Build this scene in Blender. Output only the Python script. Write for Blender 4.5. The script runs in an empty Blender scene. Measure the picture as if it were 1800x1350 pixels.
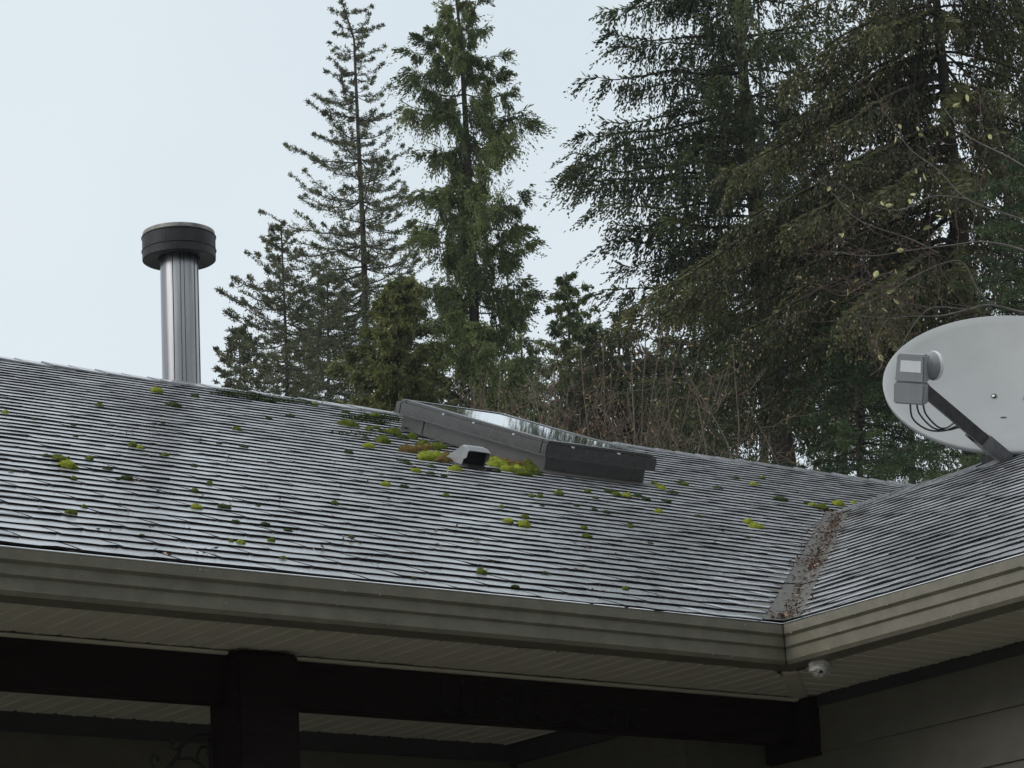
import bpy, bmesh, math, random
import numpy as np
from mathutils import Vector, Matrix

random.seed(7)
rng = np.random.default_rng(11)
scene = bpy.context.scene
COL = scene.collection

# ------------------------------------------------------------------ camera
YAW, PITCH, ROLL = 0.6371908, 0.2780846, -0.0510555
FPX = 5349.27                      # focal length in pixels of an 1800 px wide frame
CAM = np.array([-6.229, -7.057, 1.60])
def cam_axes():
    cy, sy, cp, sp = math.cos(YAW), math.sin(YAW), math.cos(PITCH), math.sin(PITCH)
    F = np.array([sy*cp, cy*cp, sp]); Rt = np.array([cy, -sy, 0.0]); U = np.cross(Rt, F)
    c, s = math.cos(ROLL), math.sin(ROLL)
    return c*Rt + s*U, -s*Rt + c*U, F
CR, CU, CF = cam_axes()
cam_data = bpy.data.cameras.new('camera')
cam_data.sensor_width = 36.0
cam_data.lens = FPX/1800.0*36.0
cam_data.clip_start = 0.1
cam_data.clip_end = 2000.0
cam = bpy.data.objects.new('camera', cam_data)
COL.objects.link(cam)
mw = Matrix.Identity(4)
for i in range(3):
    mw[i][0], mw[i][1], mw[i][2], mw[i][3] = CR[i], CU[i], -CF[i], CAM[i]
cam.matrix_world = mw
scene.camera = cam

# ------------------------------------------------------------------ sky, sun, exposure
SUN_AZ, SUN_EL = math.radians(-80.0), math.radians(38.0)      # azimuth from +Y towards +X
world = bpy.data.worlds.new('World'); scene.world = world
world.use_nodes = True
nt = world.node_tree; nt.nodes.clear()
def N(tree, t, **kw):
    n = tree.nodes.new(t)
    for k, v in kw.items(): setattr(n, k, v)
    return n
wo = N(nt, 'ShaderNodeOutputWorld'); bg = N(nt, 'ShaderNodeBackground')
sky = N(nt, 'ShaderNodeTexSky'); sky.sky_type = 'NISHITA'; sky.sun_disc = False
sky.sun_elevation = SUN_EL; sky.sun_rotation = SUN_AZ
sky.air_density = 1.0; sky.dust_density = 4.0
tc = N(nt, 'ShaderNodeTexCoord')
cl = N(nt, 'ShaderNodeTexNoise'); cl.inputs['Scale'].default_value = 2.6; cl.inputs['Detail'].default_value = 3.0
nt.links.new(tc.outputs['Generated'], cl.inputs['Vector'])
rp = N(nt, 'ShaderNodeValToRGB')
rp.color_ramp.elements[0].position = 0.36; rp.color_ramp.elements[0].color = (7.3, 8.2, 8.8, 1)
rp.color_ramp.elements[1].position = 0.66; rp.color_ramp.elements[1].color = (8.9, 9.5, 10.0, 1)
nt.links.new(cl.outputs['Fac'], rp.inputs['Fac'])
mx = N(nt, 'ShaderNodeMix'); mx.data_type = 'RGBA'; mx.inputs[0].default_value = 0.94   # cloud cover over the clear sky
nt.links.new(sky.outputs['Color'], mx.inputs[6]); nt.links.new(rp.outputs['Color'], mx.inputs[7])
nt.links.new(mx.outputs[2], bg.inputs['Color'])
bg.inputs['Strength'].default_value = 0.100
nt.links.new(bg.outputs['Background'], wo.inputs['Surface'])

sun_data = bpy.data.lights.new('sun', 'SUN'); sun_data.energy = 1.4; sun_data.angle = math.radians(45)
sun_data.color = (1.0, 0.97, 0.93)
sun = bpy.data.objects.new('sun', sun_data); COL.objects.link(sun)
sd = Vector((math.sin(SUN_AZ)*math.cos(SUN_EL), math.cos(SUN_AZ)*math.cos(SUN_EL), math.sin(SUN_EL)))
sun.rotation_euler = sd.to_track_quat('Z', 'Y').to_euler()
sun.location = (0, 0, 30)
scene.view_settings.view_transform = 'Standard'
scene.view_settings.look = 'None'
scene.view_settings.exposure = 0.0
scene.view_settings.gamma = 1.0
scene.view_settings.use_curve_mapping = False
scene.cycles.use_denoising = True
scene.cycles.max_bounces = 6
scene.cycles.diffuse_bounces = 3
scene.cycles.glossy_bounces = 3
scene.cycles.transmission_bounces = 4

# ------------------------------------------------------------------ pixel helpers (where in the place does a photo point lie)
def ray(px, py): return CF + (px-900.0)/FPX*CR - (py-675.0)/FPX*CU
def on_plane(px, py, n, d):
    v = ray(px, py); n = np.array(n, float)
    return CAM + v*((d - n@CAM)/(n@v))
FH = np.array([math.sin(YAW), math.cos(YAW), 0.0]); RH = np.array([math.cos(YAW), -math.sin(YAW), 0.0])
def at(px, py, dist): return on_plane(px, py, FH, FH@CAM + dist)
def pix(p):
    v = np.asarray(p) - CAM; d = v@CF
    return np.array([900 + FPX*(v@CR)/d, 675 - FPX*(v@CU)/d])

# ------------------------------------------------------------------ materials
def mat(name, col, rough=0.6, metal=0.0, var=0.0, vscale=8.0, bump=0.0, bscale=60.0, col2=None, spec=0.5,
        stretch=None, rvar=0.0, tint=None, coat=0.0, detail=4.0):
    m = bpy.data.materials.new(name); m.use_nodes = True
    t = m.node_tree; b = t.nodes['Principled BSDF']
    b.inputs['Roughness'].default_value = rough; b.inputs['Metallic'].default_value = metal
    b.inputs['Specular IOR Level'].default_value = spec
    b.inputs['Coat Weight'].default_value = coat; b.inputs['Coat Roughness'].default_value = 0.25
    b.inputs['Base Color'].default_value = (*col, 1)
    co = t.nodes.new('ShaderNodeTexCoord'); src = co.outputs['Object']
    if stretch:
        mp = t.nodes.new('ShaderNodeMapping'); mp.inputs['Scale'].default_value = stretch
        t.links.new(src, mp.inputs['Vector']); src = mp.outputs['Vector']
    if var or col2 or rvar:
        n = t.nodes.new('ShaderNodeTexNoise'); n.inputs['Scale'].default_value = vscale
        n.inputs['Detail'].default_value = detail; n.inputs['Roughness'].default_value = 0.65
        t.links.new(src, n.inputs['Vector'])
        r = t.nodes.new('ShaderNodeValToRGB')
        c2 = col2 if col2 else tuple(min(1, c*(1+var)) for c in col)
        c1 = tuple(c*(1-var) for c in col)
        r.color_ramp.elements[0].position = 0.33; r.color_ramp.elements[0].color = (*c1, 1)
        r.color_ramp.elements[1].position = 0.67; r.color_ramp.elements[1].color = (*c2, 1)
        t.links.new(n.outputs['Fac'], r.inputs['Fac']); out = r.outputs['Color']
        if tint:
            a = t.nodes.new('ShaderNodeAttribute'); a.attribute_name = 'tint'
            hx = t.nodes.new('ShaderNodeMix'); hx.data_type = 'RGBA'; hx.blend_type = 'MULTIPLY'; hx.inputs[0].default_value = 1
            rr = t.nodes.new('ShaderNodeMapRange'); rr.inputs[3].default_value = tint[0]; rr.inputs[4].default_value = tint[1]
            t.links.new(a.outputs['Fac'], rr.inputs[0]); t.links.new(out, hx.inputs[6]); t.links.new(rr.outputs[0], hx.inputs[7])
            out = hx.outputs[2]
        t.links.new(out, b.inputs['Base Color'])
        if rvar:
            q = t.nodes.new('ShaderNodeMapRange'); q.inputs[3].default_value = max(0.02, rough-rvar); q.inputs[4].default_value = min(1, rough+rvar)
            t.links.new(n.outputs['Fac'], q.inputs[0]); t.links.new(q.outputs[0], b.inputs['Roughness'])
    if bump:
        n2 = t.nodes.new('ShaderNodeTexNoise'); n2.inputs['Scale'].default_value = bscale; n2.inputs['Detail'].default_value = 3
        t.links.new(src, n2.inputs['Vector'])
        bp = t.nodes.new('ShaderNodeBump'); bp.inputs['Strength'].default_value = bump; bp.inputs['Distance'].default_value = 0.01
        t.links.new(n2.outputs['Fac'], bp.inputs['Height']); t.links.new(bp.outputs['Normal'], b.inputs['Normal'])
    return m

def leaf_mat(name, c0, c1, c2, trans=0.35, rough=0.5):
    """foliage: colour picked leaf by leaf from three natural tones"""
    m = bpy.data.materials.new(name); m.use_nodes = True
    t = m.node_tree; b = t.nodes['Principled BSDF']; o = t.nodes['Material Output']
    a = t.nodes.new('ShaderNodeAttribute'); a.attribute_name = 'tint'
    r = t.nodes.new('ShaderNodeValToRGB'); e = r.color_ramp.elements
    e[0].position = 0.0; e[0].color = (*c0, 1); e[1].position = 1.0; e[1].color = (*c2, 1)
    k = e.new(0.55); k.color = (*c1, 1)
    t.links.new(a.outputs['Fac'], r.inputs['Fac']); t.links.new(r.outputs['Color'], b.inputs['Base Color'])
    b.inputs['Roughness'].default_value = rough; b.inputs['Specular IOR Level'].default_value = 0.25
    tr = t.nodes.new('ShaderNodeBsdfTranslucent'); t.links.new(r.outputs['Color'], tr.inputs['Color'])
    ms = t.nodes.new('ShaderNodeMixShader'); ms.inputs[0].default_value = trans
    t.links.new(b.outputs['BSDF'], ms.inputs[1]); t.links.new(tr.outputs['BSDF'], ms.inputs[2])
    t.links.new(ms.outputs['Shader'], o.inputs['Surface'])
    return m

M = {}
M['shingle'] = mat('wet_asphalt_shingle', (0.215, 0.22, 0.234), 0.27, var=0.42, vscale=34, bump=0.10, bscale=420, spec=1.0, rvar=0.06, tint=(0.76, 1.2), detail=8, coat=0.9)
M['edge'] = mat('black_asphalt_edge_and_shade', (0.012, 0.011, 0.013), 0.75, spec=0.2)  # cut edge is black; the black also paints butt and joint shade
M['deck'] = mat('roof_deck', (0.02, 0.02, 0.022), 0.8)
M['gutter'] = mat('taupe_painted_aluminium', (0.165, 0.153, 0.115), 0.42, var=0.15, vscale=16, bump=0.03, bscale=9, rvar=0.08)
M['drip'] = mat('wet_lip_glint', (0.85, 0.86, 0.87), 0.22, metal=1.0, var=0.08)  # lighter than the gutter to put in the wet lip's glint
M['water'] = mat('rain_water', (0.55, 0.57, 0.58), 0.05, metal=0.6)
M['seam'] = mat('dark_sealant', (0.02, 0.02, 0.018), 0.7)
M['soffit'] = mat('taupe_vinyl_soffit', (0.50, 0.47, 0.385), 0.5, var=0.08, vscale=4)
M['wood'] = mat('dark_stained_timber', (0.014, 0.0078, 0.0080), 0.65, spec=0.15, var=0.4, vscale=6, stretch=(1, 12, 12), bump=0.2, bscale=20)
M['letter'] = mat('dark_blue_lettering_paint', (0.006, 0.011, 0.019), 0.6, spec=0.2, var=0.2)
M['siding'] = mat('grey_green_siding', (0.115, 0.108, 0.084), 0.6, var=0.12, vscale=9, bump=0.1, bscale=50)
M['frieze'] = mat('dark_frieze_paint_and_shade', (0.03, 0.034, 0.033), 0.6, var=0.15)
M['iron'] = mat('black_wrought_iron', (0.012, 0.012, 0.013), 0.5, var=0.3)
M['curb'] = mat('bronze_grey_flashing', (0.062, 0.059, 0.055), 0.30, spec=1.0, metal=0.0, var=0.12, vscale=12, rvar=0.1)
M['sframe'] = mat('bronze_skylight_frame', (0.036, 0.034, 0.031), 0.26, spec=1.0, metal=0.0, var=0.15, vscale=14, rvar=0.1)
M['apron'] = mat('weathered_lead_brown_flashing', (0.075, 0.07, 0.062), 0.5, metal=0.2, var=0.25, vscale=20)
M['screw'] = mat('bright_fastener', (0.8, 0.8, 0.8), 0.3, metal=0.3)
M['vent'] = mat('grey_plastic_vent', (0.27, 0.278, 0.285), 0.42, var=0.14, vscale=22)
M['black'] = mat('black_interior', (0.008, 0.008, 0.009), 0.7)
M['pipe'] = mat('stainless_flue', (0.30, 0.30, 0.31), 0.30, metal=1.0, var=0.42, vscale=16, stretch=(1, 1, 0.03), rvar=0.1, bump=0.05, bscale=20)  # vertical colour streaks paint in the flue's reflections
M['cap'] = mat('sooty_black_steel', (0.022, 0.022, 0.023), 0.5, metal=0.2, spec=0.3, var=0.5, vscale=9, rvar=0.15)
M['caprim'] = mat('sooty_pale_steel_rim', (0.10, 0.098, 0.09), 0.55, metal=0.3, var=0.0, vscale=24, col2=(0.30, 0.29, 0.26))
M['dish'] = mat('weathered_grey_dish_paint', (0.32, 0.33, 0.33), 0.5, var=0.05, vscale=5, bump=0.02)
M['lnb'] = mat('grey_receiver_plastic', (0.25, 0.26, 0.265), 0.5, var=0.08, vscale=14)
M['arm'] = mat('dark_grey_arm_steel', (0.07, 0.07, 0.068), 0.5, metal=0.3, var=0.4, vscale=30)
M['armclamp'] = mat('galvanised_arm_socket', (0.2, 0.2, 0.2), 0.45, metal=0.4, var=0.25, vscale=30)
M['cable'] = mat('black_coax_cable', (0.03, 0.03, 0.032), 0.4)
M['sticker'] = mat('white_paper_sticker', (0.7, 0.72, 0.73), 0.5, var=0.1, vscale=60, stretch=(1, 1, 6))
M['horn'] = mat('white_feed_cover', (0.72, 0.73, 0.72), 0.4)
M['valley'] = mat('grey_brown_valley_metal', (0.030, 0.026, 0.020), 0.5, metal=0.1, spec=0.3, var=0.0, vscale=38, col2=(0.12, 0.108, 0.086), rvar=0.18, bump=0.7, bscale=40)
M['litter'] = leaf_mat('red_brown_leaf_litter', (0.06, 0.032, 0.022), (0.17, 0.09, 0.06), (0.42, 0.32, 0.24), 0.1)
M['nest'] = mat('grey_paper_nest', (0.5, 0.49, 0.47), 0.8, var=0.35, vscale=40, bump=0.3, bscale=90, stretch=(1, 1, 3))
def moss_mat(n, a, b): return mat(n, a, 0.9, var=0.0, vscale=60, col2=b, bump=0.6, bscale=160, spec=0.2)
M['moss_bright'] = moss_mat('bright_yellow_green_moss', (0.10, 0.13, 0.012), (0.45, 0.50, 0.055))
M['moss_green'] = moss_mat('olive_green_moss', (0.042, 0.062, 0.010), (0.19, 0.225, 0.030))
M['moss_dark'] = moss_mat('dark_green_moss', (0.018, 0.032, 0.010), (0.065, 0.095, 0.02))
M['moss_brown'] = moss_mat('rusty_brown_moss', (0.10, 0.085, 0.015), (0.26, 0.16, 0.06))
M['bark'] = mat('grey_brown_bark', (0.035, 0.028, 0.022), 0.9, var=0.4, vscale=6, stretch=(1, 1, 0.3), bump=0.5, bscale=12)
M['limb'] = mat('dark_limb_bark', (0.028, 0.023, 0.019), 0.9, var=0.35, vscale=5)
M['palelimb'] = mat('pale_lichen_bark', (0.10, 0.09, 0.076), 0.85, var=0.4, vscale=14)
M['redtwig'] = mat('red_brown_twig_bark', (0.06, 0.038, 0.032), 0.85, var=0.4, vscale=9)
M['twig'] = mat('brown_twig_bark', (0.10, 0.074, 0.055), 0.85, var=0.4, vscale=9)
M['fir'] = leaf_mat('fir_needles', (0.055, 0.066, 0.036), (0.11, 0.122, 0.062), (0.195, 0.20, 0.10))
M['cedar'] = leaf_mat('cedar_sprays', (0.045, 0.066, 0.026), (0.11, 0.145, 0.050), (0.21, 0.24, 0.085))
M['cedarlow'] = leaf_mat('yellow_green_cedar_sprays', (0.06, 0.078, 0.028), (0.135, 0.155, 0.05), (0.24, 0.245, 0.085))
M['hem'] = leaf_mat('hemlock_needles', (0.021, 0.030, 0.015), (0.050, 0.066, 0.029), (0.125, 0.148, 0.058))
M['hembrown'] = leaf_mat('coning_hemlock_needles', (0.027, 0.032, 0.014), (0.062, 0.070, 0.028), (0.15, 0.152, 0.06))
M['young'] = leaf_mat('young_fir_needles', (0.024, 0.046, 0.022), (0.054, 0.088, 0.036), (0.125, 0.165, 0.07))
M['cone'] = leaf_mat('small_tan_cones', (0.07, 0.056, 0.028), (0.17, 0.14, 0.07), (0.34, 0.28, 0.16), 0.0)
M['deadleaf'] = leaf_mat('withered_shrub_leaves', (0.09, 0.045, 0.03), (0.20, 0.12, 0.075), (0.36, 0.27, 0.15))
M['yleaf'] = mat('pale_yellow_green_leaf', (0.36, 0.35, 0.15), 0.5, var=0.3, vscale=20)
M['grass'] = mat('pale_damp_gravel', (0.21, 0.20, 0.17), 0.9, var=0.3, vscale=3, bump=0.5, bscale=30)
M['concrete'] = mat('porch_slab_concrete', (0.16, 0.155, 0.145), 0.8, var=0.15, vscale=6)

# ------------------------------------------------------------------ mesh helpers
def link(o, parent=None):
    COL.objects.link(o)
    if parent is not None: o.parent = parent
    return o
def tag(o, label=None, cat=None, group=None, kind=None):
    if label: o['label'] = label
    if cat: o['category'] = cat
    if group: o['group'] = group
    if kind: o['kind'] = kind
    return o
def empty(name, loc=(0, 0, 0)):
    o = bpy.data.objects.new(name, None); o.location = loc; o.empty_display_size = 0.2
    return link(o)
class MB:
    """collects plain geometry for one mesh"""
    def __init__(s): s.v = []; s.f = []
    def add(s, vs, fs):
        b = len(s.v); s.v += [tuple(float(c) for c in p) for p in vs]; s.f += [tuple(b+i for i in q) for q in fs]; return s
    def box(s, x0, x1, y0, y1, z0, z1, tf=None):
        vs = [(x, y, z) for x in (x0, x1) for y in (y0, y1) for z in (z0, z1)]
        if tf: vs = [tf(*p) for p in vs]
        return s.add(vs, [(0, 1, 3, 2), (4, 6, 7, 5), (0, 4, 5, 1), (2, 3, 7, 6), (0, 2, 6, 4), (1, 5, 7, 3)])
    def hexa(s, p):   # p: 8 points, bottom ring 0-3, top ring 4-7
        return s.add(p, [(3, 2, 1, 0), (4, 5, 6, 7), (0, 1, 5, 4), (1, 2, 6, 5), (2, 3, 7, 6), (3, 0, 4, 7)])
    def tube(s, pts, rad, sides=8, caps=True):
        v, f = tube_np(np.array(pts, float), rad, sides); n = len(pts)
        s.add(v, [tuple(int(i) for i in q) for q in f])
        if caps:
            b = len(s.v) - len(v)
            s.f.append(tuple(b+i for i in reversed(range(sides)))); s.f.append(tuple(b+(n-1)*sides+i for i in range(sides)))
        return s
    def lathe(s, prof, c, axis=None, seg=32, u=None, w=None):
        """prof: list (radius, height) revolved about the axis through c"""
        c = np.array(c, float)
        ax = np.array([0, 0, 1.0]) if axis is None else np.array(axis, float)/np.linalg.norm(axis)
        a = np.cross(ax, [1, 0, 0.2]) if u is None else np.array(u, float); a = a/np.linalg.norm(a)
        b2 = np.cross(ax, a); vs = []; fs = []
        for r, h in prof:
            for k in range(seg):
                t = 2*math.pi*k/seg; vs.append(c + ax*h + (a*math.cos(t)+b2*math.sin(t))*r)
        for i in range(len(prof)-1):
            for k in range(seg):
                k2 = (k+1) % seg; fs.append((i*seg+k, i*seg+k2, (i+1)*seg+k2, (i+1)*seg+k))
        return s.add(vs, fs)
    def build(s, name, m, parent=None, smooth=False, bevel=0.0, label=None):
        me = bpy.data.meshes.new(name); me.from_pydata(s.v, [], s.f); me.update()
        bm = bmesh.new(); bm.from_mesh(me); bmesh.ops.recalc_face_normals(bm, faces=bm.faces[:])
        if bevel: bmesh.ops.bevel(bm, geom=[e for e in bm.edges if e.is_manifold and e.calc_face_angle(0) > 0.5], offset=bevel, segments=2, affect='EDGES', clamp_overlap=True)
        bm.to_mesh(me); bm.free()
        me.materials.append(m)
        if smooth: me.polygons.foreach_set('use_smooth', [True]*len(me.polygons))
        o = link(bpy.data.objects.new(name, me), parent)
        if label: o['label'] = label
        return o
def tube_np(p, rad, sides=5):
    n = len(p); r = np.broadcast_to(np.asarray(rad, float), (n,))
    t = np.gradient(p, axis=0); t /= np.linalg.norm(t, axis=1, keepdims=True)+1e-9
    ref = np.array([0.31, 0.17, 0.93]); 
    if abs(t.mean(0)@ref) > 0.9*np.linalg.norm(t.mean(0))+1e-9: ref = np.array([0.9, -0.4, 0.1])
    a = np.cross(t, ref); a /= np.linalg.norm(a, axis=1, keepdims=True)+1e-9
    b = np.cross(t, a); th = np.arange(sides)*2*math.pi/sides
    v = p[:, None, :] + r[:, None, None]*(a[:, None, :]*np.cos(th)[None, :, None] + b[:, None, :]*np.sin(th)[None, :, None])
    i = np.arange(n-1)[:, None]*sides; k = np.arange(sides)[None, :]; k2 = (k+1) % sides
    f = np.stack([i+k, i+k2, i+sides+k2, i+sides+k], -1).reshape(-1, 4)
    return v.reshape(-1, 3), f
def quad_mesh(name, v, f, m, parent=None, tint=None, smooth=False, kind=None):
    """fast path for large meshes: v (n,3), f (k,3 or 4)"""
    me = bpy.data.meshes.new(name); v = np.ascontiguousarray(v, np.float32); f = np.ascontiguousarray(f, np.int32); k = f.shape[1]
    me.vertices.add(len(v)); me.vertices.foreach_set('co', v.ravel())
    me.loops.add(f.size); me.loops.foreach_set('vertex_index', f.ravel())
    me.polygons.add(len(f)); me.polygons.foreach_set('loop_start', np.arange(len(f), dtype=np.int32)*k)
    me.update(calc_edges=True)
    if tint is not None:
        a = me.attributes.new('tint', 'FLOAT', 'FACE'); a.data.foreach_set('value', np.ascontiguousarray(tint, np.float32))
    if smooth: me.polygons.foreach_set('use_smooth', np.ones(len(f), dtype=bool))
    me.materials.append(m)
    o = link(bpy.data.objects.new(name, me), parent)
    if kind: o['kind'] = kind
    return o
def unit(a): return a/(np.linalg.norm(a, axis=-1, keepdims=True)+1e-9)

# ------------------------------------------------------------------ dimensions of the house
HE = 3.45                       # height of the gutter lip
PM = 0.42574                    # roof pitch (rise per run)
W1, W2 = 5.5744, 3.5692         # horizontal run of the main roof and of the wing roof
NN = math.sqrt(1+PM*PM); CS, SN = 1/NN, PM/NN
L1, L2 = W1*NN, W2*NN
ZS = HE - 0.122                 # soffit level
XL, XR = -5.2, 9.2              # ends of the main roof
YF = -3.3                       # front end of the wing
def mp(x, s, o=0.0): return (x, s*CS - o*SN, HE + s*SN + o*CS)          # main roof: along eave, up slope, off slope
def wp(y, s, o=0.0): return (s*CS - o*SN, y, HE + s*SN + o*CS)          # wing roof
def main_at(px, py):
    p = on_plane(px, py, (0, -PM, 1), HE); return p[0], p[1]/CS
def wing_at(px, py):
    p = on_plane(px, py, (-PM, 0, 1), HE); return p[1], p[0]/CS

# ------------------------------------------------------------------ ground
g = MB(); gs = 900.0
g.add([(-gs, -gs, 0), (gs, -gs, 0), (gs, gs, 0), (-gs, gs, 0)], [(0, 1, 2, 3)])
tag(g.build('ground', M['grass']), kind='structure')

# ------------------------------------------------------------------ the house
house = empty('house', (0, 0, 0))
tag(house, 'low house with mossy grey shingle roof, taupe gutters and a dark timber porch', 'house')

# roof decks (thin solid boards under the shingles)
def slab(name, pts, th, parent=house, m=None):
    n = len(pts); dn = [(p[0], p[1], p[2]-th) for p in pts]
    b = MB().add(list(pts)+dn, [tuple(range(n)), tuple(reversed(range(n, 2*n)))] + [(i, (i+1) % n, n+(i+1) % n, n+i) for i in range(n)])
    return b.build(name, m or M['deck'], parent)
main_roof = slab('main_roof', [mp(XL, .02, -.004), mp(0.0, .02, -.004), mp(W2, L2, -.004), mp(XR, L2, -.004), mp(XR, L1, -.004), mp(XL, L1, -.004)], 0.03)
rear_roof = slab('rear_roof', [mp(XL, L1, -.002), mp(XR, L1, -.002), (XR, 2*W1, HE), (XL, 2*W1, HE)], 0.03, m=M['shingle'])
wing_roof = slab('wing_roof', [wp(0.0, .02, -.004), wp(YF, .02, -.004), wp(YF, L2, -.004), wp(W2, L2, -.004)], 0.03)
wing_far = slab('wing_far_slope', [wp(YF, L2, -.002), (2*W2, YF, HE), (2*W2, 0, HE), (W2, W2, HE+W2*PM)], 0.03, m=M['shingle'])

# ---- shingles
EX = 0.1346; TW = 0.3048
NV = 22
variants = []
def make_variant(k):
    """one shingle tab in local (x, s, o); returns verts, faces (butt and headlap faces are black: cut asphalt and painted shade)"""
    r = np.random.default_rng(100+k); nx = 6; gap = r.uniform(.0045, .0080)
    xs = np.linspace(gap, TW-gap, nx); t = r.uniform(.0052, .0066)
    lift = np.interp(np.linspace(0, 1, nx), [0, .5, 1], [r.uniform(0, .0024), 0, r.uniform(0, .0024)])
    rag = r.normal(0, .0052, nx)
    v = []
    for i in range(nx): v.append((xs[i], rag[i], .0026))                        # butt, lower edge
    for i in range(nx): v.append((xs[i], rag[i]+.0008, .0030+t+lift[i]+r.normal(0, .0005)))        # butt, upper edge
    for i in range(nx): v.append((xs[i], .05, .0030+t*.80+lift[i]*.2+r.normal(0, .0004)))
    for i in range(nx): v.append((xs[i], EX*.985, .0034))
    for i in range(nx): v.append((xs[i], EX*1.95, .0006))
    f = []
    for row in range(4):
        for i in range(nx-1):
            a = row*nx+i; f.append((a, a+1, a+nx+1, a+nx))
    f.append((0, nx, 2*nx, 3*nx)); f.append((nx-1, 4*nx-1, 3*nx-1, 2*nx-1))
    return np.array(v), f
NXF = 5
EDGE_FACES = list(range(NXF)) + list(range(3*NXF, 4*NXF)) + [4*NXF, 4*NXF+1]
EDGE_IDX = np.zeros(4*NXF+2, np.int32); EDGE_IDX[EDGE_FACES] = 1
for k in range(NV): variants.append(make_variant(k))
var_mesh = []
for k, (v, f) in enumerate(variants):
    me = bpy.data.meshes.new('shingle'); me.from_pydata([tuple(p) for p in v], [], f); me.update()
    a = me.attributes.new('tint', 'FLOAT', 'FACE'); tv = float(np.random.default_rng(k).uniform(.2, .9))
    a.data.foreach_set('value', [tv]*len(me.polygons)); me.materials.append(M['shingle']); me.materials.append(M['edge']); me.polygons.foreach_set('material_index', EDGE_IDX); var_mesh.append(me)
VCUT = 0.085
tabs = []   # (roof, along, s, variant, clipped verts or None)
def warp(u, s):   # old roof: courses wander a little
    return .004*math.sin(u*1.7+s*2.1)+.003*math.sin(u*4.3-s*5.0+1.0)
for roof in ('main', 'wing'):
    nc = int((L1 if roof == 'main' else L2)/EX)
    for c in range(nc):
        s0 = .012 + c*EX
        off = (c*0.127+rng.normal(0, .012)) % TW
        u0 = (XL if roof == 'main' else YF) - off
        while True:
            u1 = u0+TW
            if roof == 'main':
                um = (s0*CS - VCUT) if s0*CS < W2+.02 else XR
                if s0*CS < W2 and u0 > um: break
                if u0 > um: break
            else:
                um = s0*CS - VCUT
                if u0 > um: break
            k = int(rng.integers(NV)); sj = s0 + warp(u0, s0) + rng.normal(0, .0016)
            tabs.append((roof, u0, sj, k, um if u1 > um-.12 else None))
            u0 = u1
def tab_world(roof, u0, s0, v):
    if roof == 'main': q = np.array([mp(u0+a, s0+b, o) for a, b, o in v])
    else: q = np.array([wp(u0+a, s0+b, o) for a, b, o in v])
    return q
def in_frame(p):
    a = pix(p); return -10 < a[0] < 1810 and 560 < a[1] < 1110
scored = []
for i, (roof, u0, s0, k, cl_) in enumerate(tabs):
    if cl_ is not None: continue
    c = np.array((mp if roof == 'main' else wp)(u0+TW/2, s0+EX/2, 0.0))
    if not in_frame(c): continue
    v = c-CAM; d = np.linalg.norm(v); nrm = np.array([0, -SN, CS]) if roof == 'main' else np.array([-SN, 0, CS])
    scored.append((-abs((v/d)@nrm)/d**2, i))
scored.sort(); chosen = set(i for _, i in scored[:296])
RV = []; RF = []; RT = []; WV = []; WF = []; WT = []
nb = {'main': 0, 'wing': 0}
for i, (roof, u0, s0, k, cl_) in enumerate(tabs):
    parent = main_roof if roof == 'main' else wing_roof
    if i in chosen:
        o = bpy.data.objects.new('shingle', var_mesh[k])
        if roof == 'main': ex, es, en = (1, 0, 0), (0, CS, SN), (0, -SN, CS)
        else: ex, es, en = (0, 1, 0), (CS, 0, SN), (-SN, 0, CS)
        o0 = (mp if roof == 'main' else wp)(u0, s0, 0)
        m4 = Matrix.Identity(4)
        for r_ in range(3): m4[r_][0], m4[r_][1], m4[r_][2], m4[r_][3] = ex[r_], es[r_], en[r_], o0[r_]
        link(o, parent); o.matrix_world = m4
        continue
    v, f = variants[k]; v = v.copy()
    if cl_ is not None:   # trimmed along the valley (or the roof's end)
        lim = np.full(len(v), cl_-u0)
        if roof == 'wing' or s0*CS < W2+.02: lim = (s0+v[:, 1])*CS - VCUT - u0
        v[:, 0] = np.minimum(v[:, 0], lim)
        if v[:, 0].max() < .004: continue
        v[:, 0] = np.maximum(v[:, 0], 0.0)
    q = tab_world(roof, u0, s0, v)
    V, Fq, T = (RV, RF, RT) if roof == 'main' else (WV, WF, WT)
    V.append(q); Fq.append(np.array(f)+nb[roof]); nb[roof] += len(q)
    T.append(np.full(len(f), rng.uniform(.2, .9)))
for V, Fq, T, par in ((RV, RF, RT, main_roof), (WV, WF, WT, wing_roof)):
    so = quad_mesh('shingle_field', np.concatenate(V), np.concatenate(Fq), M['shingle'], par, np.concatenate(T), kind='stuff')
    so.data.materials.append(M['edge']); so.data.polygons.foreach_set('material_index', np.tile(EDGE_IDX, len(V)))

# ---- ridge caps
def cap_piece(w, l, t):
    b = MB(); h = .006
    prof = [(-w, -w*PM), (0, 0), (w, -w*PM)]
    vs = []
    for x, lift in ((0, t), (l, 0.002)):
        for (a, z) in prof: vs.append((x, a, z+h+lift))
        for (a, z) in prof: vs.append((x, a, z+h+lift-.007))
    b.add(vs, [(0, 1, 7, 6), (1, 2, 8, 7), (3, 9, 10, 4), (4, 10, 11, 5), (0, 3, 4, 1), (1, 4, 5, 2), (6, 7, 10, 9), (7, 8, 11, 10), (0, 6, 9, 3), (2, 5, 11, 8)])
    return b
cap0 = cap_piece(.13, .26, .010).build('ridge_cap', M['shingle'], main_roof)
def ridge_caps(n, place, parent, first=None):
    for i in range(n):
        o = first if (first is not None and i == 0) else cap0.copy()
        if o is not first: COL.objects.link(o)
        o.parent = parent; place(o, i)
def place_main(o, i):
    o.location = (XL + i*.145, W1, HE+W1*PM+.004+rng.normal(0, .0015)); o.rotation_euler = (rng.normal(0, .012), 0, rng.normal(0, .01))
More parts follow.
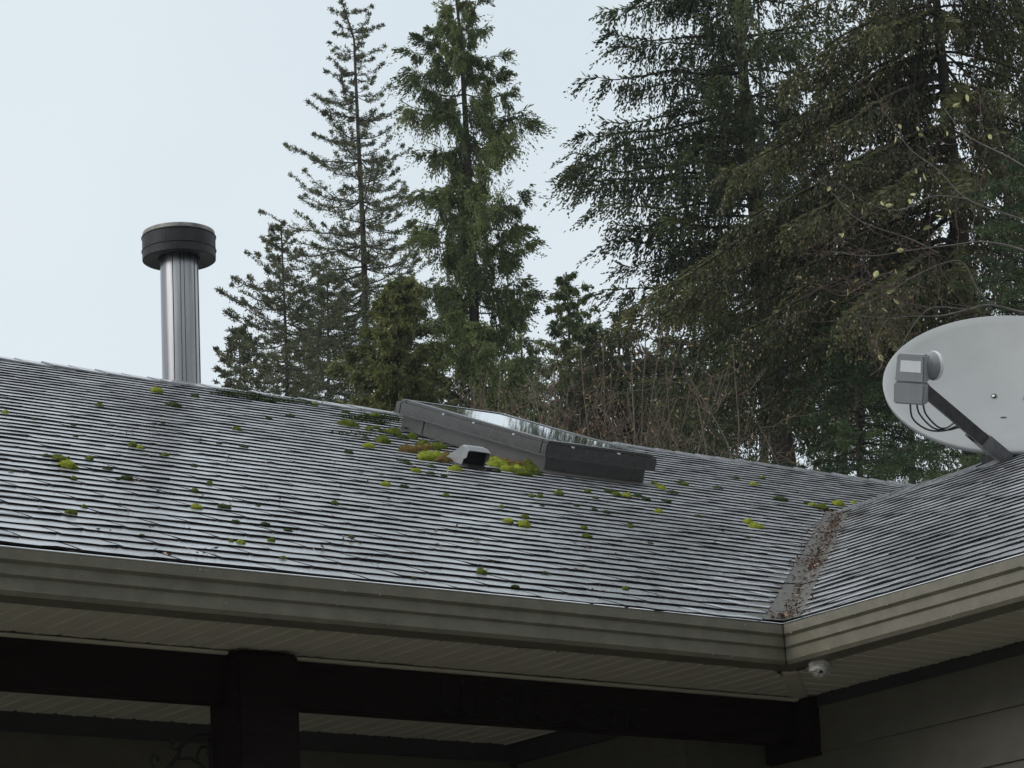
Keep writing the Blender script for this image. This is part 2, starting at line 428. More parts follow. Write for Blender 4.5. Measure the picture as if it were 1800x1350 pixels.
ridge_caps(int((XR-XL)/.145), place_main, main_roof, cap0)
def place_wing(o, i):
    o.location = (W2, YF + i*.145, HE+W2*PM+.004+rng.normal(0, .001)); o.rotation_euler = (rng.normal(0, .008), 0, math.pi/2+rng.normal(0, .008))
ridge_caps(int((W2-YF+.05)/.145), place_wing, wing_roof)

# ---- open metal valley, with a centre crease and lapped joints
vb = MB(); vw = .17; steps = [0.03, .9, 1.75, 2.6, W2-.02]
for i in range(len(steps)-1):
    a, b = steps[i], steps[i+1]+.04; up0, up1 = .0055, .0022
    if i == len(steps)-2: b = steps[i+1]
    def vp(t, side, o):
        if side < 0: return mp(t-vw*abs(side), t/CS, o)
        if side > 0: return wp(t-vw*abs(side), t/CS, o)
        return (t, t, HE+t*PM+o*NN-.004)
    cols = (-1, -.45, -.09, 0, .09, .45, 1); ofs = (.0, .001, .003, .006, .003, .001, 0)
    vs = []
    for t, up in ((a, up0), (b, up1)):
        for cc, oo in zip(cols, ofs): vs.append(vp(t, cc, oo+up))
    nC = len(cols)
    vb.add(vs, [(j, j+1, nC+j+1, nC+j) for j in range(nC-1)])
valley = vb.build('valley_flashing', M['valley'], house)

# ---- gutters (mitred at the inner corner)
GP = [(.012, -.010), (.012, .0005), (.004, .0015), (0, -.002), (0, -.030), (.010, -.039), (.010, -.068), (.018, -.075), (.018, -.110), (.026, -.122), (.11, -.1225), (.11, .028)]
def gutter(name, a_end, wing):
    b = MB(); vs = []; n = len(GP); segs = 10
    for k in range(segs+1):
        f = k/segs
        for q, z in GP:
            u = a_end*(1-f) + q*f
            wob = .0035*math.sin(f*7.1+1)*math.sin(f*math.pi) if not wing else .003*math.sin(f*5)*math.sin(f*math.pi)
            vs.append((u, q, HE+z+wob) if not wing else (q, u, HE+z+wob))
    fs = []
    for k in range(segs):
        for j in range(n-1): fs.append((k*n+j, k*n+j+1, (k+1)*n+j+1, (k+1)*n+j))
    b.add(vs, fs); return b.build(name, M['gutter'], house)
gm = gutter('gutter', XL, False); gw = gutter('gutter', YF, True)
sb = MB(); sb.tube([(-.0015, -.0015, HE+.0), (-.0015, -.0015, HE-.031), (.0085, .0085, HE-.039), (.0085, .0085, HE-.069), (.0165, .0165, HE-.075), (.0165, .0165, HE-.112), (.024, .024, HE-.124)], .0022, 6)
sb.build('corner_seam', M['seam'], gm)
# rolled, wet lip of the gutter
MB().tube([(XL+(.0-XL)*k/10, .0015, HE+.0022+.0035*math.sin(k/10*7.1+1)*math.sin(k/10*math.pi)) for k in range(11)], .0030, 8).build('gutter_lip', M['drip'], gm, smooth=True)
MB().tube([(.0015, YF+(.0-YF)*k/10, HE+.0022+.003*math.sin(k/10*5)*math.sin(k/10*math.pi)) for k in range(11)], .0030, 8).build('gutter_lip', M['drip'], gw, smooth=True)

drv, drf = [], []
def drops(parent, wing, n):
    bm_ = MB(); octa = [(1, 0, 0), (-1, 0, 0), (0, 1, 0), (0, -1, 0), (0, 0, .9), (0, 0, -1.5)]
    tri = [(0, 2, 4), (2, 1, 4), (1, 3, 4), (3, 0, 4), (2, 0, 5), (1, 2, 5), (3, 1, 5), (0, 3, 5)]
    for _ in range(n):
        a_ = random.uniform(-2.9 if not wing else -1.6, -.02); q_, z_ = random.choice([(-.0012, -.031), (.009, -.069), (.017, -.112), (-.001, -.012), (.0165, -.095), (.0085, -.055)])
        r_ = random.uniform(.0012, .0026); z_ += random.uniform(-.002, .002)
        c_ = np.array((a_, q_, HE+z_) if not wing else (q_, a_, HE+z_))
        bm_.add([c_+np.array(p_)*r_ for p_ in octa], tri)
    o_ = bm_.build('water_drops', M['water'], parent, smooth=True); o_['kind'] = 'stuff'
drops(gm, False, 90); drops(gw, True, 40)
# ---- soffit: ribbed vinyl panels, J trim and the mitre strip
soffit = MB().add([(XL, .03, ZS+.016), (.03, .03, ZS+.016), (.47, .47, ZS+.016), (XL, .47, ZS+.016)], [(0, 1, 2, 3)]).build('soffit', M['soffit'], house)
soffit_w = MB().add([(.03, .03, ZS+.0165), (.03, YF, ZS+.0165), (.50, YF, ZS+.0165), (.50, .50, ZS+.0165)], [(0, 1, 2, 3)]).build('soffit', M['soffit'], house)
def panel_mesh(w, l0, l1, l0b=None, l1b=None):
    """ribbed panel: across x 0..w, along y; end y may differ on the two sides (mitre cut)"""
    l0b = l0 if l0b is None else l0b; l1b = l1 if l1b is None else l1b
    prof = [(0, .006), (.002, 0), (w*.44, 0), (w*.47, .007), (w*.53, .007), (w*.56, 0), (w-.010, 0), (w-.008, -.0028), (w-.002, -.0028), (w, .006)]
    vs = []
    for f in (0, 1):
        for x, z in prof:
            t = x/w; y = (l0*(1-t)+l0b*t) if f == 0 else (l1*(1-t)+l1b*t); vs.append((x, y, z))
    n = len(prof); b = MB(); b.add(vs, [(i, i+1, n+i+1, n+i) for i in range(n-1)]); return b
PW = .142
pm0 = None; x = XL
while x < .47:
    if x+PW > .08:
        a, b2 = max(.113, x+.03), min(.468, max(.113, x+PW+.03))
        if a < .46: panel_mesh(PW if x+PW < .47 else .46-x, a, .468, b2, .468).build('soffit_panel', M['soffit'], soffit).location = (x, 0, ZS)
    else:
        if pm0 is None: pm0 = panel_mesh(PW, .113, .468).build('soffit_panel', M['soffit'], soffit); o = pm0
        else: o = pm0.copy(); link(o, soffit)
        o.location = (x, 0, ZS + rng.normal(0, .0006))
    x += PW
pw0 = None; y = YF
def wing_panel(w, a, a2):
    b = panel_mesh(w, a, .495, a2, .495); b.v = [(q[1], q[0], q[2]) for q in b.v]; return b
while y < .47:
    if y+PW > .08:
        a, a2 = max(.113, y+.03), min(.49, max(.113, y+PW+.03))
        if a < .47: wing_panel(PW if y+PW < .49 else .48-y, a, a2).build('soffit_panel', M['soffit'], soffit_w).location = (0, y, ZS+.001)
    else:
        if pw0 is None: pw0 = wing_panel(PW, .113, .113).build('soffit_panel', M['soffit'], soffit_w); o = pw0
        else: o = pw0.copy(); link(o, soffit_w)
        o.location = (0, y, ZS+.001 + rng.normal(0, .0006))
    y += PW
sx = .026/math.sqrt(2)
ms_ = MB(); ms_.hexa([(.118-sx, .118+sx, ZS-.005), (.118+sx, .118-sx, ZS-.005), (.475+sx, .475-sx, ZS-.005), (.475-sx, .475+sx, ZS-.005),
                      (.118-sx, .118+sx, ZS+.006), (.118+sx, .118-sx, ZS+.006), (.475+sx, .475-sx, ZS+.006), (.475-sx, .475+sx, ZS+.006)])
ms_.build('mitre_strip', M['soffit'], soffit, bevel=.003)
MB().box(XL, -1.745, .452, .474, ZS-.014, ZS-.0055).build('soffit_trim', M['soffit'], soffit)
MB().box(-1.53, .45, .452, .474, ZS-.014, ZS-.0055).build('soffit_trim', M['soffit'], soffit)

# ---- porch: beam, post, ceiling, walls
beam = MB().box(XL, .438, .470, .535, 3.172, ZS-.003).build('porch_beam', M['wood'], house, bevel=.006)
post = MB().box(-1.742, -1.534, .405, .575, 0.12, ZS-.009).build('porch_post', M['wood'], house, bevel=.008)
MB().box(.441, .487, .40, .640, 3.128, ZS-.008).build('beam_bearing_block', M['wood'], house, bevel=.004)
ceil = MB().box(XL, .112, .54, 1.62, ZS+.012, ZS+.03).build('porch_ceiling', M['soffit'], house)
xx = XL; cp0 = None
while xx+PW < .12:
    if cp0 is None: cp0 = panel_mesh(PW, .54, 1.615).build('ceiling_panel', M['soffit'], ceil); o = cp0
    else: o = cp0.copy(); link(o, ceil)
    o.location = (xx, 0, ZS); xx += PW
def lap_wall(name, axis, c, a0, a1, z_top, n, board_h, out, parent):
    """lap siding: each board leans out at its foot; out = direction (+1/-1) of the outer face along the axis"""
    wall = MB()
    if axis == 'x': wall.box(min(c, c-out*.1), max(c, c-out*.1), a0, a1, 0.02, z_top)
    else: wall.box(a0, a1, min(c, c-out*.1), max(c, c-out*.1), 0.02, z_top)
    w = wall.build(name, M['siding'], parent)
    b = MB(); ov = .015
    def P_(d, a, z): return (c+out*d, a, z) if axis == 'x' else (a, c+out*d, z)
    pr = [P_(.016, a0, 0), P_(.016, a1, 0), P_(.002, a1, 0), P_(.002, a0, 0), P_(.006, a0, board_h+ov), P_(.006, a1, board_h+ov), P_(.002, a1, board_h+ov), P_(.002, a0, board_h+ov)]
    b.hexa(pr); o0 = b.build('siding_board', M['siding'], w)
    for i in range(n):
        o = o0 if i == 0 else o0.copy()
        if i: link(o, w)
        o.location = (0, 0, z_top-.035-(i+1)*board_h)
    return w
lap_wall('wing_wall', 'x', .495, YF+.1, .655, ZS+.01, 18, .165, -1, house)
MB().box(.478, .493, YF+.1, .40, 3.29, ZS+.004).build('frieze_board', M['frieze'], house)  # dark board put in for the shade under the wing soffit
lap_wall('porch_side_wall', 'x', .125, .66, 1.60, ZS+.03, 18, .165, -1, house)
MB().box(.085, .108, .66, 1.60, 3.262, ZS+.010).build('frieze_board', M['frieze'], house)
lap_wall('porch_back_wall', 'y', 1.62, XL, .10, ZS+.03, 18, .165, -1, house)
MB().box(XL, .084, 1.575, 1.603, 3.268, ZS+.010).build('frieze_board', M['frieze'], house)
MB().box(.23, 2*W2-.5, .672, 1.59, 0.02, ZS).build('inner_wall', M['siding'], house)
MB().box(.597, 2*W2-.5, YF+.12, .655, 0.02, ZS).build('wing_core', M['siding'], house)
MB().box(XL+.4, XR-.4, 1.74, 2*W1-.5, 0.02, ZS).build('main_core', M['siding'], house)
MB().box(XL+.2, .48, .35, 1.62, 0.015, .13).build('porch_floor', M['concrete'], house, bevel=.01)
# gable triangles so that the roof is closed at its ends
for xg in (XL+.3, XR-.3):
    MB().add([(xg, .3, ZS), (xg, 2*W1-.3, ZS), (xg, W1, HE+W1*PM-.06), (xg+.02, .3, ZS), (xg+.02, 2*W1-.3, ZS), (xg+.02, W1, HE+W1*PM-.06)],
             [(0, 1, 2), (5, 4, 3), (0, 3, 4, 1), (1, 4, 5, 2), (2, 5, 3, 0)]).build('gable_wall', M['siding'], house)
MB().add([(.3, YF+.1, ZS), (2*W2-.3, YF+.1, ZS), (W2, YF+.1, HE+W2*PM-.06), (.3, YF+.12, ZS), (2*W2-.3, YF+.12, ZS), (W2, YF+.12, HE+W2*PM-.06)],
         [(0, 1, 2), (5, 4, 3), (0, 3, 4, 1), (1, 4, 5, 2), (2, 5, 3, 0)]).build('gable_wall', M['siding'], house)
# painted script on the beam: Welcome
def script_letters():
    A = {}
    arc = lambda cx, cy, rx, ry, a0, a1, n=14: [(cx+rx*math.cos(math.radians(a0+(a1-a0)*i/n)), cy+ry*math.sin(math.radians(a0+(a1-a0)*i/n))) for i in range(n+1)]
    W = arc(.10, .62, .10, .38, 100, 180) + arc(.16, .35, .16, .33, 180, 330) + [(.34, .95)] + arc(.46, .32, .12, .30, 180, 350) + arc(.66, .85, .09, .14, 200, 20)
    e = [(0, .25)] + arc(.20, .30, .16, .24, -10, 330, 18)
    e2 = arc(.18, .28, .17, .26, 10, 320, 18)
    l = [(0, .1)] + arc(.10, .75, .09, .25, -20, 190) + [(.03, .2)] + arc(.13, .12, .10, .12, 180, 320)
    c = arc(.30, .42, .28, .40, 50, 320, 20)
    o_ = arc(.22, .30, .20, .28, 90, 450, 20)
    mm = [(0, .02), (.02, .5)] + arc(.12, .40, .10, .16, 170, 0) + [(.22, .02)] + [(.22, .36)] + arc(.32, .40, .10, .16, 170, 0) + [(.42, .02)]
    return [(W, .80), (e2, .38), (l, .28), (c, .62), (o_, .48), (mm, .50), (e2, .38)]
p0 = on_plane(778, 1268, (0, 1, 0), .468); p1 = on_plane(1150, 1275, (0, 1, 0), .468)
lets = script_letters(); tot = sum(w for _, w in lets); xx = p0[0]; sc = (p1[0]-p0[0])/tot
lp = empty('beam_lettering')
COL.objects.unlink(lp)
bpy.data.objects.remove(lp)
for pts, w in lets:
    b = MB(); b.tube([(xx+px_*sc, .4685, 3.187+py_*.115) for px_, py_ in pts], .0042, 6)
    b.build('letter', M['letter'], beam, smooth=True); xx += w*sc

# ---- skylight on the main roof
SX0, SX1 = 1.835, 2.405; SS0, SS1 = 3.63/CS, 4.77/CS
sky_l = MB()
def mbox(b, x0, x1, s0, s1, o0, o1): return b.box(x0, x1, s0, s1, o0, o1, tf=mp)
curb = mbox(MB(), SX0, SX1, SS0, SS1, .0, .092).build('skylight', M['curb'], house, bevel=.003)
fr = MB(); ov = .032
def ring(b, xa, xb, sa, sb_, o0, o1, w):
    mbox(b, xa, xb, sa, sa+w, o0, o1); mbox(b, xa, xb, sb_-w, sb_, o0, o1)
    mbox(b, xa, xa+w, sa+w, sb_-w, o0, o1); mbox(b, xb-w, xb, sa+w, sb_-w, o0, o1)
ring(fr, SX0-ov, SX1+ov, SS0-ov, SS1+ov, .078, .136, .045)
fr.build('skylight_frame', M['sframe'], curb, bevel=.004)
fr2 = MB(); ring(fr2, SX0-ov-.006, SX1+ov+.006, SS0-ov-.006, SS1+ov+.006, .076, .083, .02); fr2.build('skylight_ledge', M['curb'], curb, bevel=.002)
fr3 = MB(); ring(fr3, SX0-ov+.014, SX1+ov-.014, SS0-ov+.014, SS1+ov-.014, .1365, .151, .05); fr3.build('glazing_cap', M['sframe'], curb, bevel=.004)
gm_ = bpy.data.materials.new('skylight_glass'); gm_.use_nodes = True
t_ = gm_.node_tree; b_ = t_.nodes['Principled BSDF']; b_.inputs['Base Color'].default_value = (.80, .84, .87, 1); b_.inputs['Metallic'].default_value = .9; b_.inputs['Roughness'].default_value = .02
b_.inputs['Coat Weight'].default_value = 1.0; b_.inputs['Coat Roughness'].default_value = .03
mbox(MB(), SX0-ov+.064, SX1+ov-.064, SS0-ov+.064, SS1+ov-.064, .138, .148).build('skylight_pane', gm_, curb)
for fx in (.18, .62): mbox(MB(), SX0+fx*.6, SX0+fx*.6+.012, SS0-ov-.002, SS0-ov+.010, .132, .1385).build('screw', M['screw'], curb)
for fs in (.3, .72, 1.05): mbox(MB(), SX0-ov-.002, SX0-ov+.008, SS0+fs*.8, SS0+fs*.8+.011, .132, .1385).build('screw', M['screw'], curb)
mbox(MB(), SX0-.002, SX0+.004, SS1-.20, SS1-.19, .002, .075).build('curb_seam', M['seam'], curb)
apr = MB()
apr.add([mp(SX0-.05, SS0-.115, .013), mp(SX1+.05, SS0-.115, .013), mp(SX1+.05, SS0, .016), mp(SX0-.05, SS0, .016),
         mp(SX0-.05, SS0-.115, .010), mp(SX1+.05, SS0-.115, .010), mp(SX1+.05, SS0, .010), mp(SX0-.05, SS0, .010)],
        [(0, 1, 2, 3), (7, 6, 5, 4), (0, 4, 5, 1), (1, 5, 6, 2), (2, 6, 7, 3), (3, 7, 4, 0)])
apr.build('skylight_apron', M['apron'], curb)
for xs_, sg in ((SX0, -1), (SX1, 1)):
    for i in range(9):
        s_ = SS0 - .03 + i*.135
        b = MB(); mbox(b, min(xs_+sg*.001, xs_+sg*.07), max(xs_+sg*.001, xs_+sg*.07), s_, min(s_+.15, SS1+.02), .0105+.0005*(i % 2), .0125+.0005*(i % 2)); b.build('step_flashing', M['curb'], curb)

# ---- hooded roof vent beside the skylight
vx, vs_ = main_at(833, 826)
vx -= .050
VK = .64
def vpnt(x, s, o): return mp(vx+x*VK, vs_+s*VK, .012+o*VK)
def vbox(x0, x1, s0, s1, o0, o1): return MB().box(x0, x1, s0, s1, o0, o1, tf=vpnt)
vent = vbox(-.05, .24, -.05, .34, -.003, .001).build('roof_vent', M['apron'], house)
hood = MB(); VWd = .19
out = [(-.005, .105), (.03, .128), (.085, .130), (.275, .004)]
vs2 = []
for xw, sc_ in ((0.0, .97), (.02, 1.05), (VWd-.02, 1.05), (VWd, .97)):
    for s_, o_ in out: vs2.append(vpnt(xw, s_, o_*sc_ if s_ < .2 else o_))
fs2 = []
for r_ in range(3):
    for j in range(3): fs2.append((r_*4+j, r_*4+j+1, (r_+1)*4+j+1, (r_+1)*4+j))
base = len(vs2)
for xw in (0.0, VWd):
    vs2 += [vpnt(xw, .045, .004), vpnt(xw, .035, .045), vpnt(xw, .005, .055)]
fs2 += [(0, base+2, base+1, base, 3, 2, 1), (12, 13, 14, 15, base+3, base+4, base+5)]
hood.add(vs2, fs2); ho = hood.build('vent_hood', M['vent'], vent, smooth=False)
sm = ho.modifiers.new('thick', 'SOLIDIFY'); sm.thickness = .004
vbox(.008, VWd-.008, .05, .056, .002, .118).build('vent_opening', M['black'], vent)
for j in range(5): vbox(.008, VWd-.008, .036, .047, .012+j*.021, .016+j*.021).build('louvre', M['black'], vent)
vbox(-.004, VWd+.004, -.045, .04, .002, .012).build('vent_skirt', M['cap'], vent)

# ---- stainless flue with its black cap, behind the ridge
PY = 5.92; cpx = .5*(on_plane(288, 640, (0, 1, 0), PY)[0] + on_plane(349, 640, (0, 1, 0), PY)[0])
zt = on_plane(313, 386, (0, 1, 0), PY-.19)[2]; zb = on_plane(313, 434, (0, 1, 0), PY-.19)[2]
zroof = HE+W1*PM-(PY-W1)*PM
lean = -.010
flue = MB().lathe([(.098, zroof-.3), (.098, zb+.02)], (cpx, PY, 0), seg=48).build('chimney_flue', M['pipe'], house, smooth=True)
for k, a in enumerate((-2.55, -2.15, -1.95, -1.3, -.95)):
    a += .1
    cx_, cy_ = cpx+.0985*math.cos(a), PY+.0985*math.sin(a); w_ = (.0016, .0022, .0012, .0018, .0012)[k]
    MB().box(cx_-w_, cx_+w_, cy_-w_, cy_+w_, zroof-.2, zb+.01).build('flue_seam', M['curb'] if k % 2 else M['cap'], flue)
RC = .189; hc = zt-zb
cap_o = MB().lathe([(.092, zb+.03), (.11, zb+.012), (RC-.004, zb), (RC, zb+.003), (RC, zb+hc*.30), (RC+.003, zb+hc*.315), (RC+.003, zb+hc*.345), (RC, zb+hc*.36), (RC, zb+hc*.80), (RC+.003, zb+hc*.815), (RC+.003, zb+hc*.845), (RC-.001, zb+hc*.86)], (cpx, PY, 0), seg=56).build('flue_cap', M['cap'], flue, smooth=False)
MB().lathe([(RC-.001, zb+hc*.861), (RC-.003, zb+hc), (RC-.02, zb+hc+.006), (.001, zb+hc+.022)], (cpx, PY, 0), seg=56).build('flue_cap_rim', M['caprim'], cap_o)
for zz in (.33, .83): MB().lathe([(RC+.001, zb+hc*(zz-.014)), (RC+.0045, zb+hc*zz), (RC+.001, zb+hc*(zz+.014))], (cpx, PY, 0), seg=56).build('flue_cap_band', M['curb'], cap_o)

# ------------------------------------------------------------------ satellite dish on the wing ridge
dc = on_plane(1769.4, 670.9, (1, 0, 0), W2+.02)
dA, dE = .284, .55
dn = math.cos(dE)*(-math.sin(dA)*RH - math.cos(dA)*FH) + math.sin(dE)*np.array([0, 0, 1.0])
du = math.cos(dA)*RH - math.sin(dA)*FH
dv = np.cross(dn, du)
if dv[2] < 0: dv = -dv
dr = -.412; du, dv = du*math.cos(dr)+dv*math.sin(dr), -du*math.sin(dr)+dv*math.cos(dr)
DAa, DBb, DD = .592, .428, .085
dish = empty('satellite_dish', tuple(float(c) for c in (W2, dc[1]+.02, HE+W2*PM)))
tag(dish, 'large weathered grey oval satellite dish on the ridge of the wing roof', 'satellite dish')
droot = np.array(dish.location)
def dbuild(b, name, m, parent=dish, **kw):
    b.v = [tuple(np.array(p)-droot) for p in b.v]; return b.build(name, m, parent, **kw)
b = MB(); rings, seg = 14, 72; vs = []; fs = []
def dpt(r, a, back=0.0): return dc + du*DAa*r*math.cos(a) + dv*DBb*r*math.sin(a) + dn*(DD*(r*r-1) - back)
for i in range(rings+1):
    for k in range(seg): vs.append(dpt(max(i/rings, .001), 2*math.pi*k/seg))
for k in range(seg): vs.append(dc + du*(DAa+.010)*math.cos(2*math.pi*k/seg) + dv*(DBb+.010)*math.sin(2*math.pi*k/seg) - dn*.004)
for k in range(seg): vs.append(dc + du*(DAa+.010)*math.cos(2*math.pi*k/seg) + dv*(DBb+.010)*math.sin(2*math.pi*k/seg) - dn*.026)
for i in range(rings, -1, -1):
    for k in range(seg): vs.append(dpt(max(i/rings, .001)*.985, 2*math.pi*k/seg, .012))
tot_r = rings+1+2+rings+1
for i in range(tot_r-1):
    for k in range(seg):
        k2 = (k+1) % seg; fs.append((i*seg+k, i*seg+k2, (i+1)*seg+k2, (i+1)*seg+k))
b.add(vs, fs); refl = dbuild(b, 'reflector', M['dish'], smooth=True)
for hp in ((1747, 696), (1803, 700)):
    q = on_plane(hp[0], hp[1], dn, dn@(dc-dn*DD*.93))
    dbuild(MB().lathe([(.0001, .004), (.0115, .004), (.0125, .0)], q, axis=dn, seg=16), 'bolt_hole', M['black'], refl)
    dbuild(MB().lathe([(.0001, .006), (.007, .006), (.008, .003)], q-dv*.004, axis=dn, seg=12), 'bolt_head', M['horn'], refl)
# arm, receiver, feed horn
lnb = CAM + ray(1603, 667)*((CF@(dc-CAM)) - .62)
foot = CAM + ray(1764, 803)*((CF@(dc-CAM)) - .30)
ad = unit(np.array(foot-lnb)); a_side = unit(np.cross(ad, -CF)); a_up = np.cross(a_side, ad)
def obox(b, c, ax, ay, az, hx, hy, hz):
    pts = []
    for sz in (-1, 1):
        for sx_, sy_ in ((-1, -1), (1, -1), (1, 1), (-1, 1)): pts.append(c+ax*hx*sx_+ay*hy*sy_+az*hz*sz)
    return b.hexa(pts)
a0 = lnb + ad*.06; al = np.linalg.norm(foot-a0)
dbuild(obox(MB(), (a0+foot)/2, ad, a_side, a_up, al/2, .026, .036), 'feed_arm', M['arm'], bevel=.003)
dbuild(obox(MB(), foot-ad*.075, ad, a_side, a_up, .085, .032, .043), 'arm_socket', M['armclamp'], bevel=.003)
dbuild(obox(MB(), foot-ad*.10-a_up*.048+a_side*.02, ad, a_side, a_up, .10, .012, .014), 'arm_bracket', M['arm'], bevel=.002)
lx = unit(RH*.93 - FH*.37); lz = unit(np.array([0, 0, 1.0])*.95 + RH*.09 - FH*.36); ly = unit(np.cross(lz, lx)); lx = np.cross(ly, lz)
# receiver: upper case tapering a little, lower case slightly wider
def case(c, z0, z1, wa, wb, da, db):
    pts = []
    for z, w, d in ((z0, wa, da), (z1, wb, db)):
        for sx_, sy_ in ((-1, -1), (1, -1), (1, 1), (-1, 1)): pts.append(c+lx*w*sx_+ly*d*sy_+lz*z)
    return MB().hexa(pts)
rec = dbuild(case(lnb, -.012, .113, .066, .061, .048, .045), 'receiver', M['lnb'], bevel=.007)
dbuild(case(lnb, -.106, -.013, .066, .069, .049, .052), 'receiver_lower_case', M['lnb'], rec, bevel=.006)
dbuild(case(lnb+lx*.002, .035, .085, .046, .045, .0478, .0468), 'sticker', M['sticker'], rec)
sgn = 1 if ly@FH > 0 else -1
hb = lnb + lz*.06 + lx*.035 + ly*sgn*.04; hd = unit(ly*sgn*.75+lx*.66)
dbuild(MB().lathe([(.040, 0), (.052, .02), (.060, .05), (.064, .052)], hb, axis=hd, seg=28), 'feed_horn', M['lnb'], smooth=False)
dbuild(MB().lathe([(.064, .052), (.066, .058), (.064, .070), (.04, .080), (.0005, .082)], hb, axis=hd, seg=28), 'feed_cover', M['horn'], smooth=True)
dep = CF@(dc-CAM) - .60
def bez(P4, n=18):
    P4 = np.array(P4); out_ = []
    for i in range(n+1):
        t = i/n*(len(P4)-1); k = min(int(t), len(P4)-2); f = t-k
        p0_, p1_, p2_, p3_ = P4[max(k-1, 0)], P4[k], P4[k+1], P4[min(k+2, len(P4)-1)]
        out_.append(.5*((2*p1_)+(-p0_+p2_)*f+(2*p0_-5*p1_+4*p2_-p3_)*f*f+(-p0_+3*p1_-3*p2_+p3_)*f**3))
    return out_
for ci, pl in enumerate(([(1600, 703), (1604, 735), (1630, 755), (1660, 757), (1690, 748), (1712, 770), (1735, 790)],
                         [(1611, 703), (1616, 727), (1640, 752), (1665, 756), (1692, 752), (1714, 773), (1740, 793)],
                         [(1622, 703), (1627, 727), (1648, 750), (1664, 752), (1684, 743), (1716, 764), (1742, 788)])):
    pts = [CAM + ray(*q)*(dep + .45*(k/(len(pl)-1))**1.5 + .012*ci) for k, q in enumerate(pl)]
    dbuild(MB().tube(bez(pts, 26), .0042, 7), 'cable', M['cable'], smooth=True)
# mast behind the reflector
ridge_pt = np.array([W2, dc[1]+.02, HE+W2*PM+.012]); back = dc - dn*(DD+.06)
dbuild(MB().tube([ridge_pt, ridge_pt+(0, 0, .16), back-dn*.05-np.array([0, 0, .06]), back], .028, 14), 'mast', M['arm'], smooth=True)
dbuild(obox(MB(), back, du, dv, dn, .10, .12, .022), 'back_bracket', M['arm'], bevel=.004)
dbuild(MB().box(W2-.07, W2+.07, dc[1]-.08, dc[1]+.12, HE+W2*PM-.03, HE+W2*PM+.022), 'foot_plate', M['arm'], bevel=.004)
dbuild(MB().tube([foot, foot+RH*.12-np.array([0, 0, .025]), foot+RH*.26-np.array([0, 0, .03])], .014, 10), 'arm_stay', M['arm'], smooth=True)

# ------------------------------------------------------------------ wasp nest under the wing soffit
nc_ = on_plane(1441, 1171, (1, 0, 0), .085); nz = nc_[2]
bm = bmesh.new(); bmesh.ops.create_icosphere(bm, subdivisions=4, radius=.036)
for v in bm.verts:
    q = v.co.copy(); v.co *= 1 + .05*math.sin(q.z*260+2*math.sin(q.x*90)) + .04*math.sin(q.x*140+q.y*120)
    d_hole = (v.co.normalized() - Vector((-.38, -.50, -.78)).normalized()).length
    if d_hole < .24: v.co *= .62
    elif d_hole < .34: v.co *= 1.04
me = bpy.data.meshes.new('wasp_nest'); bm.to_mesh(me); bm.free(); me.materials.append(M['nest'])
nest_top = ZS - .002
nest = empty('wasp_nest', (float(nc_[0]), float(nc_[1]), nest_top))
tag(nest, 'small round grey paper wasp nest hanging under the soffit beside the gutter corner', 'wasp nest')
no = link(bpy.data.objects.new('nest_shell', me), nest); no.location = (0, 0, nz-nest_top)
hv = Vector((-.38, -.50, -.78)).normalized()
MB().lathe([(.0001, .0), (.006, .001)], hv*.0255 + Vector((0, 0, nz-nest_top)), axis=tuple(hv), seg=12).build('entrance_hole', M['black'], nest)
MB().lathe([(.016, nz-nest_top+.030), (.009, -.004), (.012, .001)], (0, 0, 0), seg=14).build('stalk', M['nest'], nest)

# ------------------------------------------------------------------ wrought iron scroll bracket on the post
ib = empty('scroll_bracket', (-1.745, .56, 2.9))
tag(ib, 'black wrought iron scroll bracket on the left side of the porch post', 'bracket')
def ip(zx, zy): return on_plane(230+zx/10.588, 1260+zy/10.588, (0, 1, 0), .56) - np.array(ib.location)
def iron(name, pts, r=.0055): MB().tube(bez([ip(*q) for q in pts], 30), r, 7).build(name, M['iron'], ib, smooth=True)
iron('bar', [(1500, 340), (1250, 345), (1060, 440), (940, 560), (880, 720), (760, 870), (600, 1100), (420, 1500)], .0062)
iron('scroll', [(890, 610), (800, 600), (735, 540), (740, 480), (790, 470), (820, 510)], .005)
iron('scroll', [(700, 1000), (480, 990), (370, 880), (370, 760), (440, 720), (510, 780), (500, 830)], .005)
iron('scroll', [(880, 780), (1120, 780), (1230, 850), (1240, 700), (1290, 590), (1400, 560), (1460, 640), (1410, 700)], .005)
iron('scroll', [(1240, 850), (1330, 920), (1420, 1020), (1500, 1150)], .005)
MB().box(-.003, .003, -.012, .012, -.35, .22).build('back_plate', M['iron'], ib)

